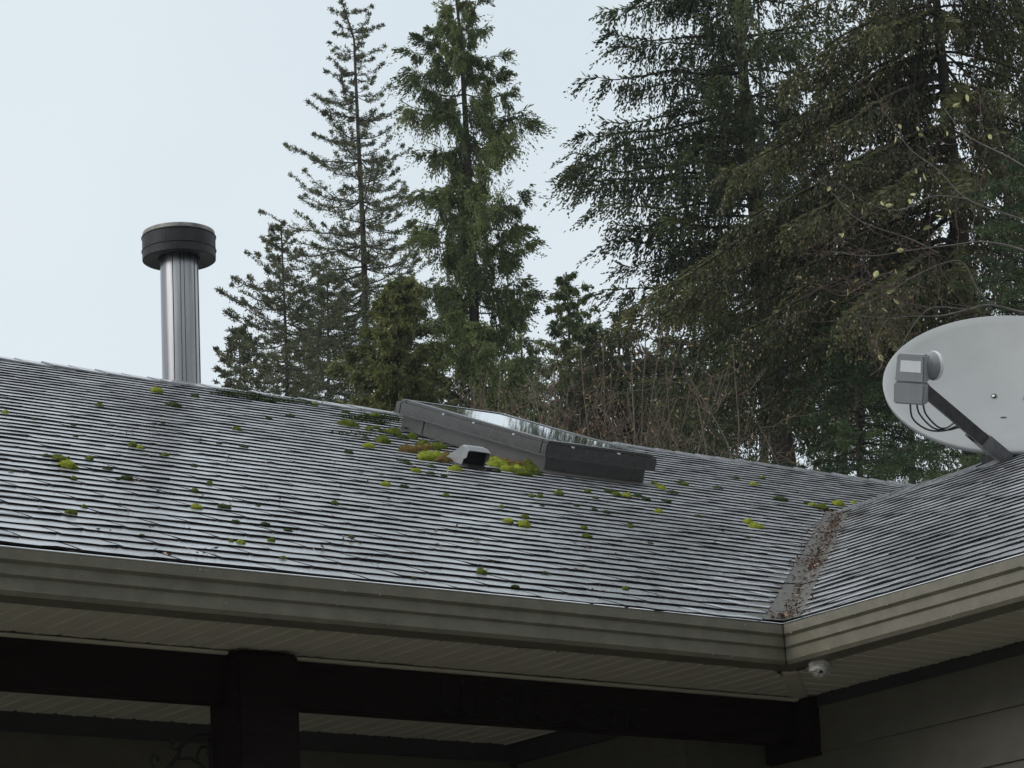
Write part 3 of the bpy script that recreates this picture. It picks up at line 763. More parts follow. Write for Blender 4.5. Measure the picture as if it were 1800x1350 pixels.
# ------------------------------------------------------------------ moss cushions on the shingles
def moss_mesh(kind, seed, flat):
    r = np.random.default_rng(seed); bm = bmesh.new(); bmesh.ops.create_icosphere(bm, subdivisions=3, radius=1.0)
    ph = r.uniform(0, 6, 6)
    for v in bm.verts:
        q = v.co.copy()
        k = 1 + .14*math.sin(3*q.x+ph[0]) * math.sin(3.3*q.y+ph[1]) + .09*math.sin(6.5*q.x+ph[2]+3*q.z) + .07*math.sin(8*q.y+ph[3]) + r.normal(0, .022)
        v.co = Vector((q.x*k, q.y*k, max(q.z, -.12)*k*flat))
    v0 = np.array([v.co[:] for v in bm.verts]); nrm = unit(v0/np.array([1, 1, flat]))
    me = bpy.data.meshes.new('moss_clump'); bm.to_mesh(me); bm.free()
    # short upright hairs over the cushion make its outline fuzzy
    pick = r.choice(len(v0), 330); base_ = v0[pick] + r.normal(0, .05, (330, 3)); base_[:, 2] = np.maximum(base_[:, 2], -.05)
    d = unit(nrm[pick] + r.normal(0, .35, (330, 3)) + np.array([0, 0, .35])); wv = unit(np.cross(d, r.normal(0, 1, (330, 3))))
    L = r.uniform(.10, .22, (330, 1)); Wd = .035
    hv_ = np.stack([base_-d*.05-wv*Wd, base_-d*.05+wv*Wd, base_+d*L], 1).reshape(-1, 3)
    n0 = len(me.vertices); allv = np.concatenate([v0, hv_])
    fc = [tuple(p.vertices) for p in me.polygons] + [tuple(n0+3*i+j for j in range(3)) for i in range(330)]
    me2 = bpy.data.meshes.new('moss_clump'); me2.from_pydata([tuple(map(float, p)) for p in allv], [], fc); me2.update()
    me2.polygons.foreach_set('use_smooth', [True]*len(me2.polygons)); me2.materials.append(M[kind]); return me2
moss_lib = {(k, f): [moss_mesh(k, 10*i+j*37, fl) for i in range(3)] for j, k in enumerate(('moss_bright', 'moss_green', 'moss_dark', 'moss_brown')) for f, fl in (('d', .74), ('f', .48))}
def Z1(l): return [(x/2.5714, 600+y/2.5714, w/2.5714, k) for x, y, w, k in l]
def Z2(l): return [(560+x/2.5714, 660+y/2.5714, w/2.5714, k) for x, y, w, k in l]
def Z3(l): return [(1200+x/2.25, 750+y/2.25, w/2.25, k) for x, y, w, k in l]
B, G_, D, Rr = 'moss_bright', 'moss_green', 'moss_dark', 'moss_brown'
moss = Z1([(705, 236, 60, B), (448, 300, 38, G_), (785, 300, 70, D), (20, 334, 38, B), (1070, 408, 46, G_), (598, 482, 50, G_), (632, 492, 40, B), (270, 546, 70, G_), (302, 577, 76, B), (340, 586, 36, G_),
    (403, 543, 45, G_), (742, 526, 42, G_), (50, 598, 32, D), (490, 592, 42, D), (575, 632, 62, D), (532, 635, 26, D), (332, 633, 32, G_), (945, 655, 36, G_), (880, 687, 36, G_), (887, 763, 56, B),
    (318, 790, 56, G_), (1010, 762, 60, D), (1065, 829, 45, D), (1198, 840, 46, D), (1512, 743, 36, G_), (1043, 915, 30, G_), (1085, 925, 46, B), (1225, 914, 42, G_), (1277, 994, 36, G_), (1165, 753, 26, D),
    (378, 761, 32, G_), (1665, 488, 56, B), (1668, 408, 45, G_), (1722, 418, 36, D), (1575, 389, 100, G_), (1725, 464, 76, G_), (1650, 446, 42, D), (1575, 511, 48, D), (1742, 659, 52, B), (1720, 609, 26, D),
    (540, 747, 24, D), (180, 760, 28, D), (340, 439, 26, D), (735, 383, 26, D), (1215, 358, 32, D), (990, 473, 26, D), (1100, 487, 44, D), (210, 530, 44, D), (640, 890, 30, D), (1300, 868, 44, D), (470, 590, 24, D),
    (875, 575, 30, D), (1420, 296, 38, B), (1310, 345, 46, D), (880, 258, 44, D), (1690, 352, 60, G_), (1560, 330, 46, D), (905, 455, 28, D), (1590, 898, 28, D), (150, 360, 28, D), (330, 390, 30, D)])
moss += Z2([(425, 348, 92, Rr), (492, 340, 62, Rr), (502, 376, 98, B), (582, 388, 82, Rr), (548, 334, 74, G_), (616, 437, 66, B), (440, 442, 50, B), (372, 395, 46, D), (402, 408, 44, D), (508, 423, 52, D),
    (800, 402, 78, B), (835, 425, 60, B), (765, 385, 50, B), (920, 455, 88, G_), (955, 420, 84, G_), (980, 447, 56, G_), (870, 412, 60, Rr), (800, 440, 46, D), (930, 652, 42, G_), (857, 673, 56, B), (923, 688, 72, B), (1212, 740, 46, G_),
    (1197, 701, 36, G_), (1405, 694, 34, G_), (1408, 680, 26, D), (1390, 556, 52, B), (1345, 550, 50, G_), (1318, 536, 58, D), (1442, 557, 58, D), (1518, 506, 50, B), (1545, 520, 56, B), (1600, 540, 50, D), (1640, 497, 62, D),
    (1535, 626, 42, B), (1300, 629, 46, D), (1245, 616, 32, D), (1085, 545, 52, G_), (960, 555, 32, G_), (998, 557, 36, G_), (825, 605, 32, G_), (735, 904, 52, G_), (1025, 906, 42, D), (887, 970, 46, D), (1385, 977, 38, G_),
    (430, 930, 32, D), (70, 586, 36, D), (575, 554, 36, G_), (145, 742, 28, G_), (715, 752, 28, D), (1215, 535, 36, G_), (1250, 565, 32, D), (565, 464, 36, D), (505, 454, 46, D), (385, 512, 42, D), (330, 270, 90, G_), (285, 262, 44, D),
    (420, 292, 60, G_), (470, 305, 40, D), (1165, 600, 30, D), (1480, 570, 44, D), (1570, 580, 50, D), (1010, 600, 24, D), (1720, 648, 30, D), (1500, 770, 30, D), (640, 405, 40, Rr), (260, 245, 38, G_),
    (772, 402, 66, B), (790, 418, 64, B), (818, 412, 74, B), (852, 438, 74, B), (882, 432, 66, G_), (902, 444, 76, B), (938, 440, 74, G_), (966, 432, 66, G_), (986, 456, 54, D), (845, 402, 60, Rr), (905, 418, 62, Rr),
    (400, 352, 84, Rr), (455, 352, 74, Rr), (480, 386, 84, B), (532, 382, 84, B), (560, 396, 74, Rr), (600, 402, 62, Rr), (340, 276, 74, G_), (380, 292, 64, D), (522, 337, 66, G_), (470, 322, 60, G_)])
moss += Z3([(510, 320, 36, B), (550, 328, 52, G_), (615, 316, 50, B), (676, 308, 26, B), (258, 388, 46, B), (290, 406, 58, B), (388, 296, 66, D), (280, 236, 36, B), (315, 210, 26, G_), (8, 237, 32, G_), (62, 467, 24, D), (255, 448, 22, D),
    (60, 362, 30, D), (140, 250, 40, D), (210, 212, 34, D), (490, 312, 30, D)])
def moss_label(px, py, w, k):
    return None
KW = {B: 'bright yellow-green', G_: 'olive green', D: 'dark green', Rr: 'rusty brown'}
special = {}
def near_words(px, py):
    if 690 < px < 800 and 745 < py < 840: return 'beside the upper end of the skylight'
    if 800 <= px < 960 and 790 < py < 850: return 'between the roof vent and the skylight'
    if 1060 < px < 1230 and 830 < py < 885: return 'just below the front of the skylight'
    if 1400 < px < 1520 and 880 < py < 900: return 'at the head of the metal valley'
    if py < 720: return 'near the main ridge'
    if px < 450: return 'on the left part of the shingles'
    if px < 800: return 'on the shingles left of the skylight'
    if px < 1200: return 'on the shingles below the skylight'
    return 'on the shingles right of the skylight'
for i, (px, py, w, k) in enumerate(moss):
    x, s = main_at(px, py)
    if s > L1-.05 or s < .1: continue
    p = np.array(mp(x, s, .008)); dist = np.linalg.norm(p-CAM); R_ = .46*w/FPX*dist
    flat = 'f' if (k == D or w > 34) else 'd'
    o = bpy.data.objects.new('moss_clump', random.choice(moss_lib[(k, flat)])); link(o)
    q = Matrix(((1, 0, 0), (0, CS, -SN), (0, SN, CS))).to_4x4() @ Matrix.Rotation(random.uniform(0, 6.28), 4, 'Z')
    o.matrix_world = Matrix.Translation(p) @ q @ Matrix.Diagonal((R_*random.uniform(.92, 1.1), R_*random.uniform(.92, 1.1), R_*random.uniform(.9, 1.15), 1))
    size = 'large' if w > 26 else ('small' if w < 15 else 'rounded')
    tag(o, f'{size} {KW[k]} moss cushion {near_words(px, py)}', 'moss', f'{size} {KW[k]} moss cushions {near_words(px, py)}')
    special.setdefault(o['label'], []).append((px, o))
ORD = ['leftmost', 'second from left', 'third from left', 'fourth from left', 'fifth from left', 'sixth from left', 'seventh from left', 'eighth from left', 'ninth from left', 'tenth from left', 'eleventh from left', 'twelfth from left', 'thirteenth from left', 'fourteenth from left', 'fifteenth from left']
for lab_, lst in special.items():
    if len(lst) > 1:
        for k_, (_, o) in enumerate(sorted(lst, key=lambda e: e[0])): o['label'] = lab_ + ', ' + ORD[min(k_, 14)]
# thin moss creeping along the butt edges near the ridge and upslope of the skylight (nobody could count it)
mv = []; n_m = 5200
for band in ((380, 570, 684, 716, 1500), (590, 700, 735, 765, 800)):
    cnt = 0
    while cnt < band[4]:
        px, py = random.uniform(band[0], band[1]), random.uniform(band[2], band[3]); x, s = main_at(px, py)
        if s > L1-.05 or s < .3: cnt += 1; continue
        s = .012 + round((s-.012)/EX)*EX + abs(random.gauss(0, .006)) - .004
        if math.sin(x*7+3*math.sin(s*5))+math.sin(x*2.3+s*4) < .5: cnt += 1; continue
        for _ in range(6):
            c = np.array(mp(x+random.gauss(0, .03), s+random.gauss(0, .003), .012+abs(random.gauss(0, .002)))); mv.append(c)
        cnt += 1
mv = np.array(mv); dd = unit(rng.normal(0, .6, mv.shape)+np.array([0, -.2, 1.0])); ww = unit(np.cross(dd, rng.normal(0, 1, mv.shape)))
Lm = rng.uniform(.005, .012, (len(mv), 1)); vv = np.stack([mv-ww*.005, mv+ww*.005, mv+dd*Lm], 1).reshape(-1, 3)
tag(quad_mesh('moss_film', vv, np.arange(len(vv)).reshape(-1, 3), M['moss_dark'], None, kind='stuff'), 'thin dark moss creeping along the shingle edges near the ridge', 'moss')

# leaf litter in the valley and scattered bits on the shingles
lc = []; ln_ = []
for _ in range(1500):
    t = random.choice([random.gauss(.10, .06), random.gauss(1.45, .10), random.gauss(2.3, .35), random.uniform(.1, 3.5), random.uniform(.1, 3.5), random.uniform(.1, 3.5), random.gauss(3.0, .35)])
    if not .03 < t < 3.5: continue
    off = random.gauss(.012, .028) if random.random() < .72 else random.uniform(-.12, .12)
    c = mp(t-abs(off), t/CS, .010) if off < 0 else wp(t-abs(off), t/CS, .010)
    lc.append(c)
for _ in range(110):
    x, s = main_at(random.uniform(60, 1350), random.uniform(760, 1080))
    if .1 < s < L1-.2 and x < s*CS-.15:
        for _k in range(random.randint(1, 5)): lc.append(mp(x+random.gauss(0, .012), s+random.gauss(0, .012), .012))
lc = np.array(lc); dd = unit(rng.normal(0, 1, lc.shape)*np.array([1, 1, .35])+np.array([0, 0, .1])); ww = unit(np.cross(dd, rng.normal(0, .3, lc.shape)+np.array([0, 0, 1.0])))
Ll = rng.uniform(.010, .026, (len(lc), 1)); Wl = rng.uniform(.002, .005, (len(lc), 1))
vv = np.stack([lc, lc+dd*Ll*.5+ww*Wl, lc+dd*Ll, lc+dd*Ll*.5-ww*Wl], 1).reshape(-1, 3)
tag(quad_mesh('leaf_litter', vv, np.arange(len(vv)).reshape(-1, 4), M['litter'], None, rng.uniform(0, 1, len(lc)), kind='stuff'), 'reddish fallen needles and leaf bits lying in the metal valley', 'leaves')

# ------------------------------------------------------------------ trees
def blades(c, d, L, W, r):
    w = unit(np.cross(d, r.normal(0, 1, c.shape)))
    L = np.asarray(L).reshape(-1, 1); W = np.asarray(W).reshape(-1, 1)
    return np.stack([c, c+d*L*.45+w*W*.5, c+d*L, c+d*L*.45-w*W*.5], 1).reshape(-1, 3)
UP = np.array([0, 0, 1.0])
def trunk_curve(px_pts, d):
    pts = [at(x, y, d) for x, y in px_pts]
    lo = pts[-1]; pts.append(np.array([lo[0], lo[1], 0.0]))
    return np.array(pts)
def conifer(name, label, d, px_pts, prof, style, leaf, n, r0, seed, group=None, strden=30, K=12, hang=(.25, .7), bl=(.06, .10), bw=.022,
            droop=None, cones=0, zmin=None, dens_pow=1.0, limb=M['limb'], az_bias=None, tintfn=None, whorl=0.0, twl=.32, clus=5, upb=.14, extra=(), tin=.08):
    r = np.random.default_rng(seed); tr = trunk_curve(px_pts, d)
    base = tr[-1].copy(); root = empty(name, tuple(float(c) for c in base)); tag(root, label, 'tree', group)
    zt_ = tr[0][2]; o = np.argsort(tr[:, 2]); tz, txy = tr[o, 2], tr[o, :2]
    def tp(z): return np.array([np.interp(z, tz, txy[:, 0]), np.interp(z, tz, txy[:, 1]), z])
    zz = np.linspace(0, zt_, 26); path = np.array([tp(z) for z in zz]); rad = r0*np.clip((zt_-zz)/zt_, 0, 1)**.85 + .012
    v, f = tube_np(path-base, rad, 10); quad_mesh('trunk', v, f, M['bark'], root, smooth=True)
    # silhouette profile -> metres
    m_px = d/FPX/math.cos(PITCH)
    px_x = [p[0] for p in px_pts]; px_y = [p[1] for p in px_pts]
    pz = np.array([at(np.interp(y, px_y, px_x), y, d)[2] for y, _, _ in prof])[::-1]
    pl = np.array([a for _, a, _ in prof])[::-1]*m_px; pr_ = np.array([b_ for _, _, b_ in prof])[::-1]*m_px
    lowz = pz[0] if zmin is None else zmin
    LV, LF, nv = [], [], 0; BV, BT, CV = [], [], []
    for i in range(n+len(extra)):
        q = ((min(i, n-1)+r.uniform(0, 1))/n)**dens_pow
        z0 = zt_ - q*(zt_-lowz)*.995 - .02
        if whorl: z0 = zt_ - (round((zt_-z0)/whorl)+r.normal(0, .10))*whorl
        if z0 > zt_-.02: z0 = zt_-.04
        az = i*2.39996 + r.normal(0, .35)
        if az_bias is not None and r.random() < az_bias[0]: az = az_bias[1] + r.normal(0, az_bias[2])
        ca, sa = math.cos(az), math.sin(az); hdir = RH*ca + FH*sa; sdir = np.cross(UP, hdir)
        dz_tip = {'hem': -.30, 'sweep': -.52, 'cedar': -.05, 'fir': .10, 'firlow': -.05}[style] if droop is None else droop
        zz_ = z0
        for _ in range(2):
            el, er = np.interp(zz_, pz, pl), np.interp(zz_, pz, pr_); side = er if ca > 0 else el; mean = .5*(el+er)
            Lb = side*abs(ca) + mean*(1-abs(ca)); zz_ = z0 + dz_tip*Lb
        Lb *= r.uniform(.62, 1.06) if r.random() < .8 else r.uniform(.35, .8)
        if i >= n:      # a long bough seen in outline: its tip is known
            tipw = at(*extra[i-n], d+r.normal(0, .4)); z0 = tipw[2] - dz_tip*1.4
            for _ in range(3):
                vec = tipw - tp(z0); Lb = math.hypot(vec[0], vec[1]); z0 = tipw[2] - dz_tip*Lb
            hdir = unit(np.array([vec[0], vec[1], 0.0])); sdir = np.cross(UP, hdir)
        Lb = max(Lb, .08); s = np.linspace(0, 1, 11)
        if style == 'cedar': zc = (-.42*s + .52*s**2.2) + (dz_tip-.10)*s + r.normal(0, .05)*s
        elif style == 'fir': zc = dz_tip*s + .16*s**2 - .10*np.sin(s*math.pi)
        elif style == 'sweep': zc = .10*s + (dz_tip-.10)*s**1.35 + .06*s**4
        else: zc = .12*s + (dz_tip-.12)*s**1.5 + .08*s**5
        bend = r.normal(0, .10)*s**2
        wob = np.cumsum(r.normal(0, .012, 11))
        bp = tp(z0)[None] + Lb*(hdir[None]*(s*np.sqrt(np.maximum(.2, 1-zc**2*.3)))[:, None] + sdir[None]*(bend+wob)[:, None] + UP[None]*(zc+wob*.6)[:, None])
        br = (.006+.011*min(Lb, 3))*(1-s*.86)*(1.0 if style != 'fir' else .9)
        v, f = tube_np(bp-base, br, 4); LV.append(v); LF.append(f+nv); nv += len(v)
        def along(t):
            return np.stack([np.interp(t, s, bp[:, j]) for j in range(3)], 1)
        tang = unit(np.gradient(bp, axis=0))
        def tangat(t): return unit(np.stack([np.interp(t, s, tang[:, j]) for j in range(3)], 1))
        bright = np.clip(r.normal(.40, .20), .03, .95)
        if style in ('hem', 'sweep', 'cedar'):
            if style == 'cedar':
                ncl = 3+int(Lb*clus); tcl = np.sort(r.uniform(tin, .98, ncl)); per = max(4, int(strden/2.7)); ns = ncl*per
                t = np.clip(np.repeat(tcl, per)+r.normal(0, .045, ns), .04, 1.0)
                u = np.repeat(r.normal(0, .13, ncl)*min(Lb, 1.6), per)*(1-.6*t)+r.normal(0, .045, ns)
                hcl = np.repeat(r.uniform(.5, 1.35, ncl), per)*np.exp(-((t-np.repeat(tcl, per))/.085)**2)*r.uniform(.6, 1.15, ns)
            else:
                ns = max(6, int(Lb*strden)); t = r.uniform(.10, 1.0, ns)**.85
                wid = (.10+.30*(1-t))*min(Lb, 2.0)*.55
                u = r.uniform(-1, 1, ns)*wid; hcl = 1.0
            tg = tangat(t); sd_ = sdir[None]*np.sign(u)[:, None]
            st = along(t) + sdir[None]*u[:, None] + tg*np.abs(u)[:, None]*.5 - UP[None]*(np.abs(u)*.35)[:, None]
            h = r.uniform(*hang, ns)*(1-.45*t)*np.clip(Lb/1.2, .3, 1.15)*hcl
            mixt = np.clip((t-.70)/.30, 0, 1)[:, None]*.80
            ds = unit((1-mixt)*(-UP[None]+.17*r.normal(0, 1, (ns, 3))) + mixt*(tg*.9+sd_*.45-UP[None]*.40) + tg*.18)
            tt = (np.arange(K)[None]+r.uniform(0, 1, (ns, K)))/K
            cen = st[:, None] + ds[:, None]*(h[:, None]*tt)[..., None] - UP[None, None]*(.12*mixt[:, :, None]*(h[:, None]*tt**2)[..., None]) + r.normal(0, .009 if style != 'cedar' else .014, (ns, K, 3))
            bd = unit(ds[:, None]*.85 + r.normal(0, .30, (ns, K, 3)))
            cen = cen.reshape(-1, 3); bd = bd.reshape(-1, 3)
            BV.append(blades(cen-base, bd, r.uniform(*bl, len(cen))*(1-.35*tt.ravel()), bw*r.uniform(.7, 1.3, len(cen)), r))
            tn = np.clip(np.repeat(bright+r.normal(0, .09, ns), K) + r.normal(0, .10, len(cen)) + .12*(tt.ravel() > .8), 0, 1)
            BT.append(tn)
            # spray along the top of the limb, tinted lighter as a painted highlight
            nt_ = max(8, int(Lb*strden*1.5)); t = r.uniform(.12, 1, nt_); tg = tangat(t); sg_ = np.sign(r.normal(0, 1, nt_))[:, None]
            cen = along(t)+sdir[None]*r.normal(0, .02, nt_)[:, None]; bd = unit(tg*.8+sdir[None]*sg_*.8+UP[None]*r.normal(.12, .2, nt_)[:, None])
            BV.append(blades(cen-base, bd, r.uniform(*bl, nt_)*1.5, np.full(nt_, bw), r)); BT.append(np.clip(bright+.45+r.normal(0, .14, nt_), 0, 1))
            if cones:
                ncn = int(r.poisson(cones*Lb)); k = r.integers(0, ns, ncn); fr_ = r.uniform(.35, 1.02, (ncn, 1))
                CV.append(st[k]+ds[k]*h[k][:, None]*fr_ + r.normal(0, .02, (ncn, 3)) - base)
        else:
            ntw = max(4, int(Lb*strden)); t = np.concatenate([r.uniform(.12, 1, ntw), [1, 1, .97]]); ntw = len(t); tg = tangat(t)
            sg_ = np.sign(r.normal(0, 1, ntw))[:, None]
            td = unit(tg*.75 + sdir[None]*sg_*r.uniform(.3, 1.0, (ntw, 1)) + UP[None]*r.normal(.10 if style == 'fir' else -.08, .25, (ntw, 1)))
            td[-3:] = unit(tg[-3:]+r.normal(0, .15, (3, 3)))
            lt = (twl*(1.05-t)*min(Lb, 2.2)+.06)*r.uniform(.4, 1.1, ntw)
            tt = (np.arange(K)[None]+r.uniform(0, 1, (ntw, K)))/K
            sag = (-.12*UP[None, None]*(tt**2*lt[:, None])[..., None])
            cen = (along(t)[:, None] + td[:, None]*(lt[:, None]*tt)[..., None] + sag + r.normal(0, .016, (ntw, K, 3))).reshape(-1, 3)
            bd = unit(td[:, None]*.45 + r.normal(0, .6, (ntw, K, 3)) + UP[None, None]*upb).reshape(-1, 3)
            BV.append(blades(cen-base, bd, r.uniform(*bl, len(cen)), bw*r.uniform(.7, 1.3, len(cen)), r))
            BT.append(np.clip(bright + r.normal(0, .15, len(cen)) + .14*(tt.ravel() > .75), 0, 1))
            # twig stems
            e_ = td*lt[:, None]; c_ = along(t)-base
            BV.append(blades(c_, unit(e_), lt, np.full(ntw, .007), r)); BT.append(np.full(ntw, .02))
    quad_mesh('limbs', np.concatenate(LV), np.concatenate(LF), limb, root, kind='stuff')
    v = np.concatenate(BV); tn = np.concatenate(BT)
    quad_mesh('crown', v, np.arange(len(v)).reshape(-1, 4), leaf, root, tn)
    if cones and CV:
        c = np.concatenate(CV); nC = len(c); sz = r.uniform(.010, .017, nC)[:, None]
        ov_ = [np.array(q) for q in ((1, 0, 0), (-.5, .87, 0), (-.5, -.87, 0), (0, 0, 1.5), (0, 0, -1.5))]
        vs_c = np.stack([c+sz*q[None] for q in ov_], 1).reshape(-1, 3); tri = np.array([(0, 1, 3), (1, 2, 3), (2, 0, 3), (1, 0, 4), (2, 1, 4), (0, 2, 4)])
        ff = (np.arange(nC)[:, None, None]*5+tri[None]).reshape(-1, 3)
        quad_mesh('cones', vs_c, ff, M['cone'], root, np.repeat(r.uniform(0, 1, nC), 6), kind='stuff')
    return root, len(v)//2
ntri = 0
# tall sparse fir
_, k = conifer('fir_tree', 'tall sparse fir with a thin bare top left of the cedar', 58, [(596, -14), (606, 12), (622, 60), (628, 200), (640, 450), (646, 720)],
    [(-14, 14, 14), (0, 24, 40), (50, 42, 58), (110, 45, 62), (135, 72, 64), (190, 98, 70), (270, 130, 98), (340, 155, 118), (380, 195, 128), (450, 210, 138), (550, 255, 152), (650, 275, 170), (720, 275, 180)],
    'fir', M['fir'], 200, .17, 1, strden=17, K=19, bl=(.035, .075), bw=.019, whorl=.46, dens_pow=.82, twl=.26); ntri += k
# weeping cedar
_, k = conifer('cedar_tree', 'tall narrow cedar with drooping sprays and upturned branch tips', 45, [(797, -45), (806, 30), (815, 150), (830, 420), (835, 600), (838, 720)],
    [(-45, 5, 5), (0, 50, 45), (40, 90, 80), (110, 108, 98), (160, 114, 106), (240, 118, 128), (300, 120, 136), (350, 136, 152), (450, 140, 152), (550, 148, 138), (620, 150, 130), (720, 150, 125)],
    'cedar', M['cedar'], 86, .20, 2, strden=42, K=15, hang=(.30, 1.05), bl=(.05, .095), bw=.021, dens_pow=.9, droop=.06, clus=6, tin=.10); ntri += k
# smaller conifers left
_, k = conifer('young_fir', 'small bushy fir with a thin leader right of the flue', 52, [(494, 395), (497, 470), (503, 600), (506, 730)],
    [(395, 4, 4), (430, 40, 40), (470, 60, 60), (500, 105, 90), (560, 118, 105), (620, 122, 120), (720, 140, 140)],
    'fir', M['fir'], 95, .10, 3, strden=16, K=18, bl=(.035, .075), bw=.020, twl=.28, droop=.05); ntri += k
_, k = conifer('young_fir', 'low fir crown just above the ridge beside the flue', 54, [(420, 575), (422, 640), (424, 740)],
    [(575, 3, 3), (610, 35, 35), (650, 52, 60), (740, 75, 80)], 'fir', M['fir'], 60, .08, 4, strden=19, K=16, bl=(.04, .08), bw=.025, twl=.30, droop=.08); ntri += k
_, k = conifer('young_fir', 'dense fir filling the gap behind the sparse fir', 56, [(575, 480), (577, 600), (578, 740)],
    [(480, 3, 3), (530, 50, 60), (590, 90, 90), (650, 120, 120), (740, 130, 130)], 'fir', M['fir'], 95, .12, 5, strden=16, K=18, bl=(.04, .08), bw=.021, twl=.30, droop=.04); ntri += k
_, k = conifer('cedar_tree', 'low yellow-green cedar rising just above the roof left of the skylight', 40, [(706, 480), (703, 540), (700, 620), (700, 740)],
    [(480, 15, 15), (530, 48, 45), (570, 76, 66), (620, 105, 90), (700, 120, 110), (740, 120, 115)], 'cedar', M['cedarlow'], 70, .12, 6, strden=36, K=12, hang=(.2, .55), bl=(.05, .095), bw=.026, droop=-.15, clus=7); ntri += k
_, k = conifer('cedar_tree', 'small feathery cedar right of the tall narrow cedar', 48, [(995, 478), (1000, 560), (1004, 740)],
    [(478, 4, 4), (510, 40, 40), (560, 62, 52), (620, 90, 70), (740, 120, 100)], 'cedar', M['cedar'], 52, .09, 7, strden=26, K=12, hang=(.16, .45), bl=(.045, .085), bw=.022, droop=.05, clus=5); ntri += k
# big drooping conifers right
_, k = conifer('hemlock_tree', 'huge dark drooping conifer with long feathery branches reaching left', 35, [(1290, -210), (1300, 60), (1316, 240), (1327, 357), (1355, 600), (1372, 760), (1385, 850)],
    [(-210, 10, 10), (-100, 80, 90), (0, 150, 170), (60, 170, 210), (130, 190, 225), (185, 190, 235), (245, 190, 240), (295, 185, 240), (370, 190, 240), (420, 190, 240), (470, 215, 240), (540, 240, 240), (640, 260, 240), (850, 250, 220)],
    'hem', M['hem'], 140, .27, 8, strden=46, K=12, hang=(.15, .66), bl=(.05, .09), bw=.0235, dens_pow=.95, droop=-.12, whorl=.42,
    extra=[(1075, 52), (1072, 84), (1044, 134), (1090, 100), (1110, 165), (1030, 238), (1062, 232), (976, 296), (1010, 290), (1000, 330), (988, 362), (1022, 350), (1060, 385), (1082, 432), (1068, 468), (1085, 475), (1110, 440), (1120, 20), (1140, -10), (1100, 300), (1075, 520)], zmin=at(1372, 760, 35)[2]); ntri += k
_, k = conifer('hemlock_tree', 'huge brownish conifer laden with small tan cones, sweeping down left', 31, [(1632, -240), (1645, 0), (1665, 200), (1690, 420), (1703, 620), (1712, 850)],
    [(-240, 60, 60), (-100, 190, 170), (50, 330, 240), (150, 370, 250), (250, 370, 250), (350, 410, 250), (450, 490, 250), (560, 570, 240), (640, 610, 230), (850, 430, 210)],
    'sweep', M['hembrown'], 150, .22, 9, whorl=.45, strden=46, K=12, hang=(.13, .58), bl=(.045, .085), bw=.021, cones=38, dens_pow=1.0, az_bias=(.32, math.pi, .5), extra=[(1060, 640), (1090, 600), (1130, 560), (1180, 520), (1260, 470), (1330, 420), (1250, 350), (1300, 300), (1350, 240), (1400, 130), (1380, 60), (1420, 330), (1480, 420), (1210, 600), (1300, 560), (1390, 520)], zmin=at(1703, 560, 31)[2]); ntri += k
_, k = conifer('hemlock_tree', 'coning brown conifer at the right edge of the picture', 33, [(1856, -200), (1868, 100), (1885, 400), (1895, 850)],
    [(-200, 60, 60), (0, 190, 190), (150, 235, 220), (300, 215, 220), (450, 160, 220), (600, 200, 240), (850, 230, 240)],
    'sweep', M['hembrown'], 80, .20, 10, whorl=.45, strden=42, K=13, hang=(.12, .5), bl=(.045, .085), bw=.021, cones=28, zmin=at(1885, 450, 33)[2]); ntri += k
_, k = conifer('young_fir', 'fresh green fir boughs behind the satellite dish', 27, [(1830, 215), (1838, 400), (1846, 600), (1850, 850)],
    [(215, 5, 5), (290, 110, 100), (380, 150, 150), (470, 165, 200), (560, 190, 230), (640, 260, 260), (720, 330, 280), (850, 420, 300)],
    'firlow', M['young'], 115, .12, 11, strden=26, K=17, bl=(.028, .05), bw=.0125, twl=.30, droop=-.22, upb=.02); ntri += k
_, k = conifer('young_fir', 'dark green fir boughs low above the far end of the ridge', 30, [(1500, 520), (1506, 640), (1512, 860)],
    [(520, 5, 5), (600, 70, 90), (680, 110, 140), (760, 150, 180), (860, 170, 200)], 'firlow', M['young'], 90, .10, 12, strden=26, K=16, bl=(.03, .055), bw=.0135, twl=.30, droop=-.25, upb=.02); ntri += k
# deeper trees that close the gaps
for j, (x, ty, d, w, lab) in enumerate(((915, 565, 55, 120, 'low dark conifer behind the small feathery cedar'), (1085, 545, 46, 150, 'dark brown-green conifer behind the bare thicket'), (1215, 470, 52, 125, 'dark conifer in shade under the huge drooping conifer'),
                                   (1470, 150, 54, 170, 'far dark conifer between the two huge conifers'), (1590, 330, 50, 150, 'far dark conifer left of the satellite dish'), (1760, 120, 56, 170, 'far dark conifer behind the right edge conifer'), (1330, -60, 58, 170, 'far dark conifer behind the huge drooping conifer'),
                                   (1035, 570, 47, 110, 'low green conifer behind the bare leaning shrub'), (1165, 590, 47, 130, 'low dark conifer behind the tall bare shrub'))):
    _, k = conifer('hemlock_tree', lab, d, [(x, ty), (x+6, ty+150), (x+14, 860)], [(ty, 5, 5), (ty+60, w*.45, w*.45), (ty+150, w*.8, w*.8), (ty+260, w, w), (860, w*1.15, w*1.15)] if ty < 590 else [(ty, 5, 5), (ty+40, w*.45, w*.45), (ty+120, w*.9, w*.9), (860, w*1.1, w*1.1)],
        'hem' , M['hembrown'] if j == 1 else (M['cedar'] if j in (0, 7) else M['hem']), (100, 100, 70, 24, 50, 36, 24, 90, 80)[j], .15, 20+j, whorl=.7 if ty < 500 else .40, strden=26, K=12, hang=(.3, .9), bl=(.06, .11), bw=.026, droop=-.22, group='conifers deeper in the wood'); ntri += k

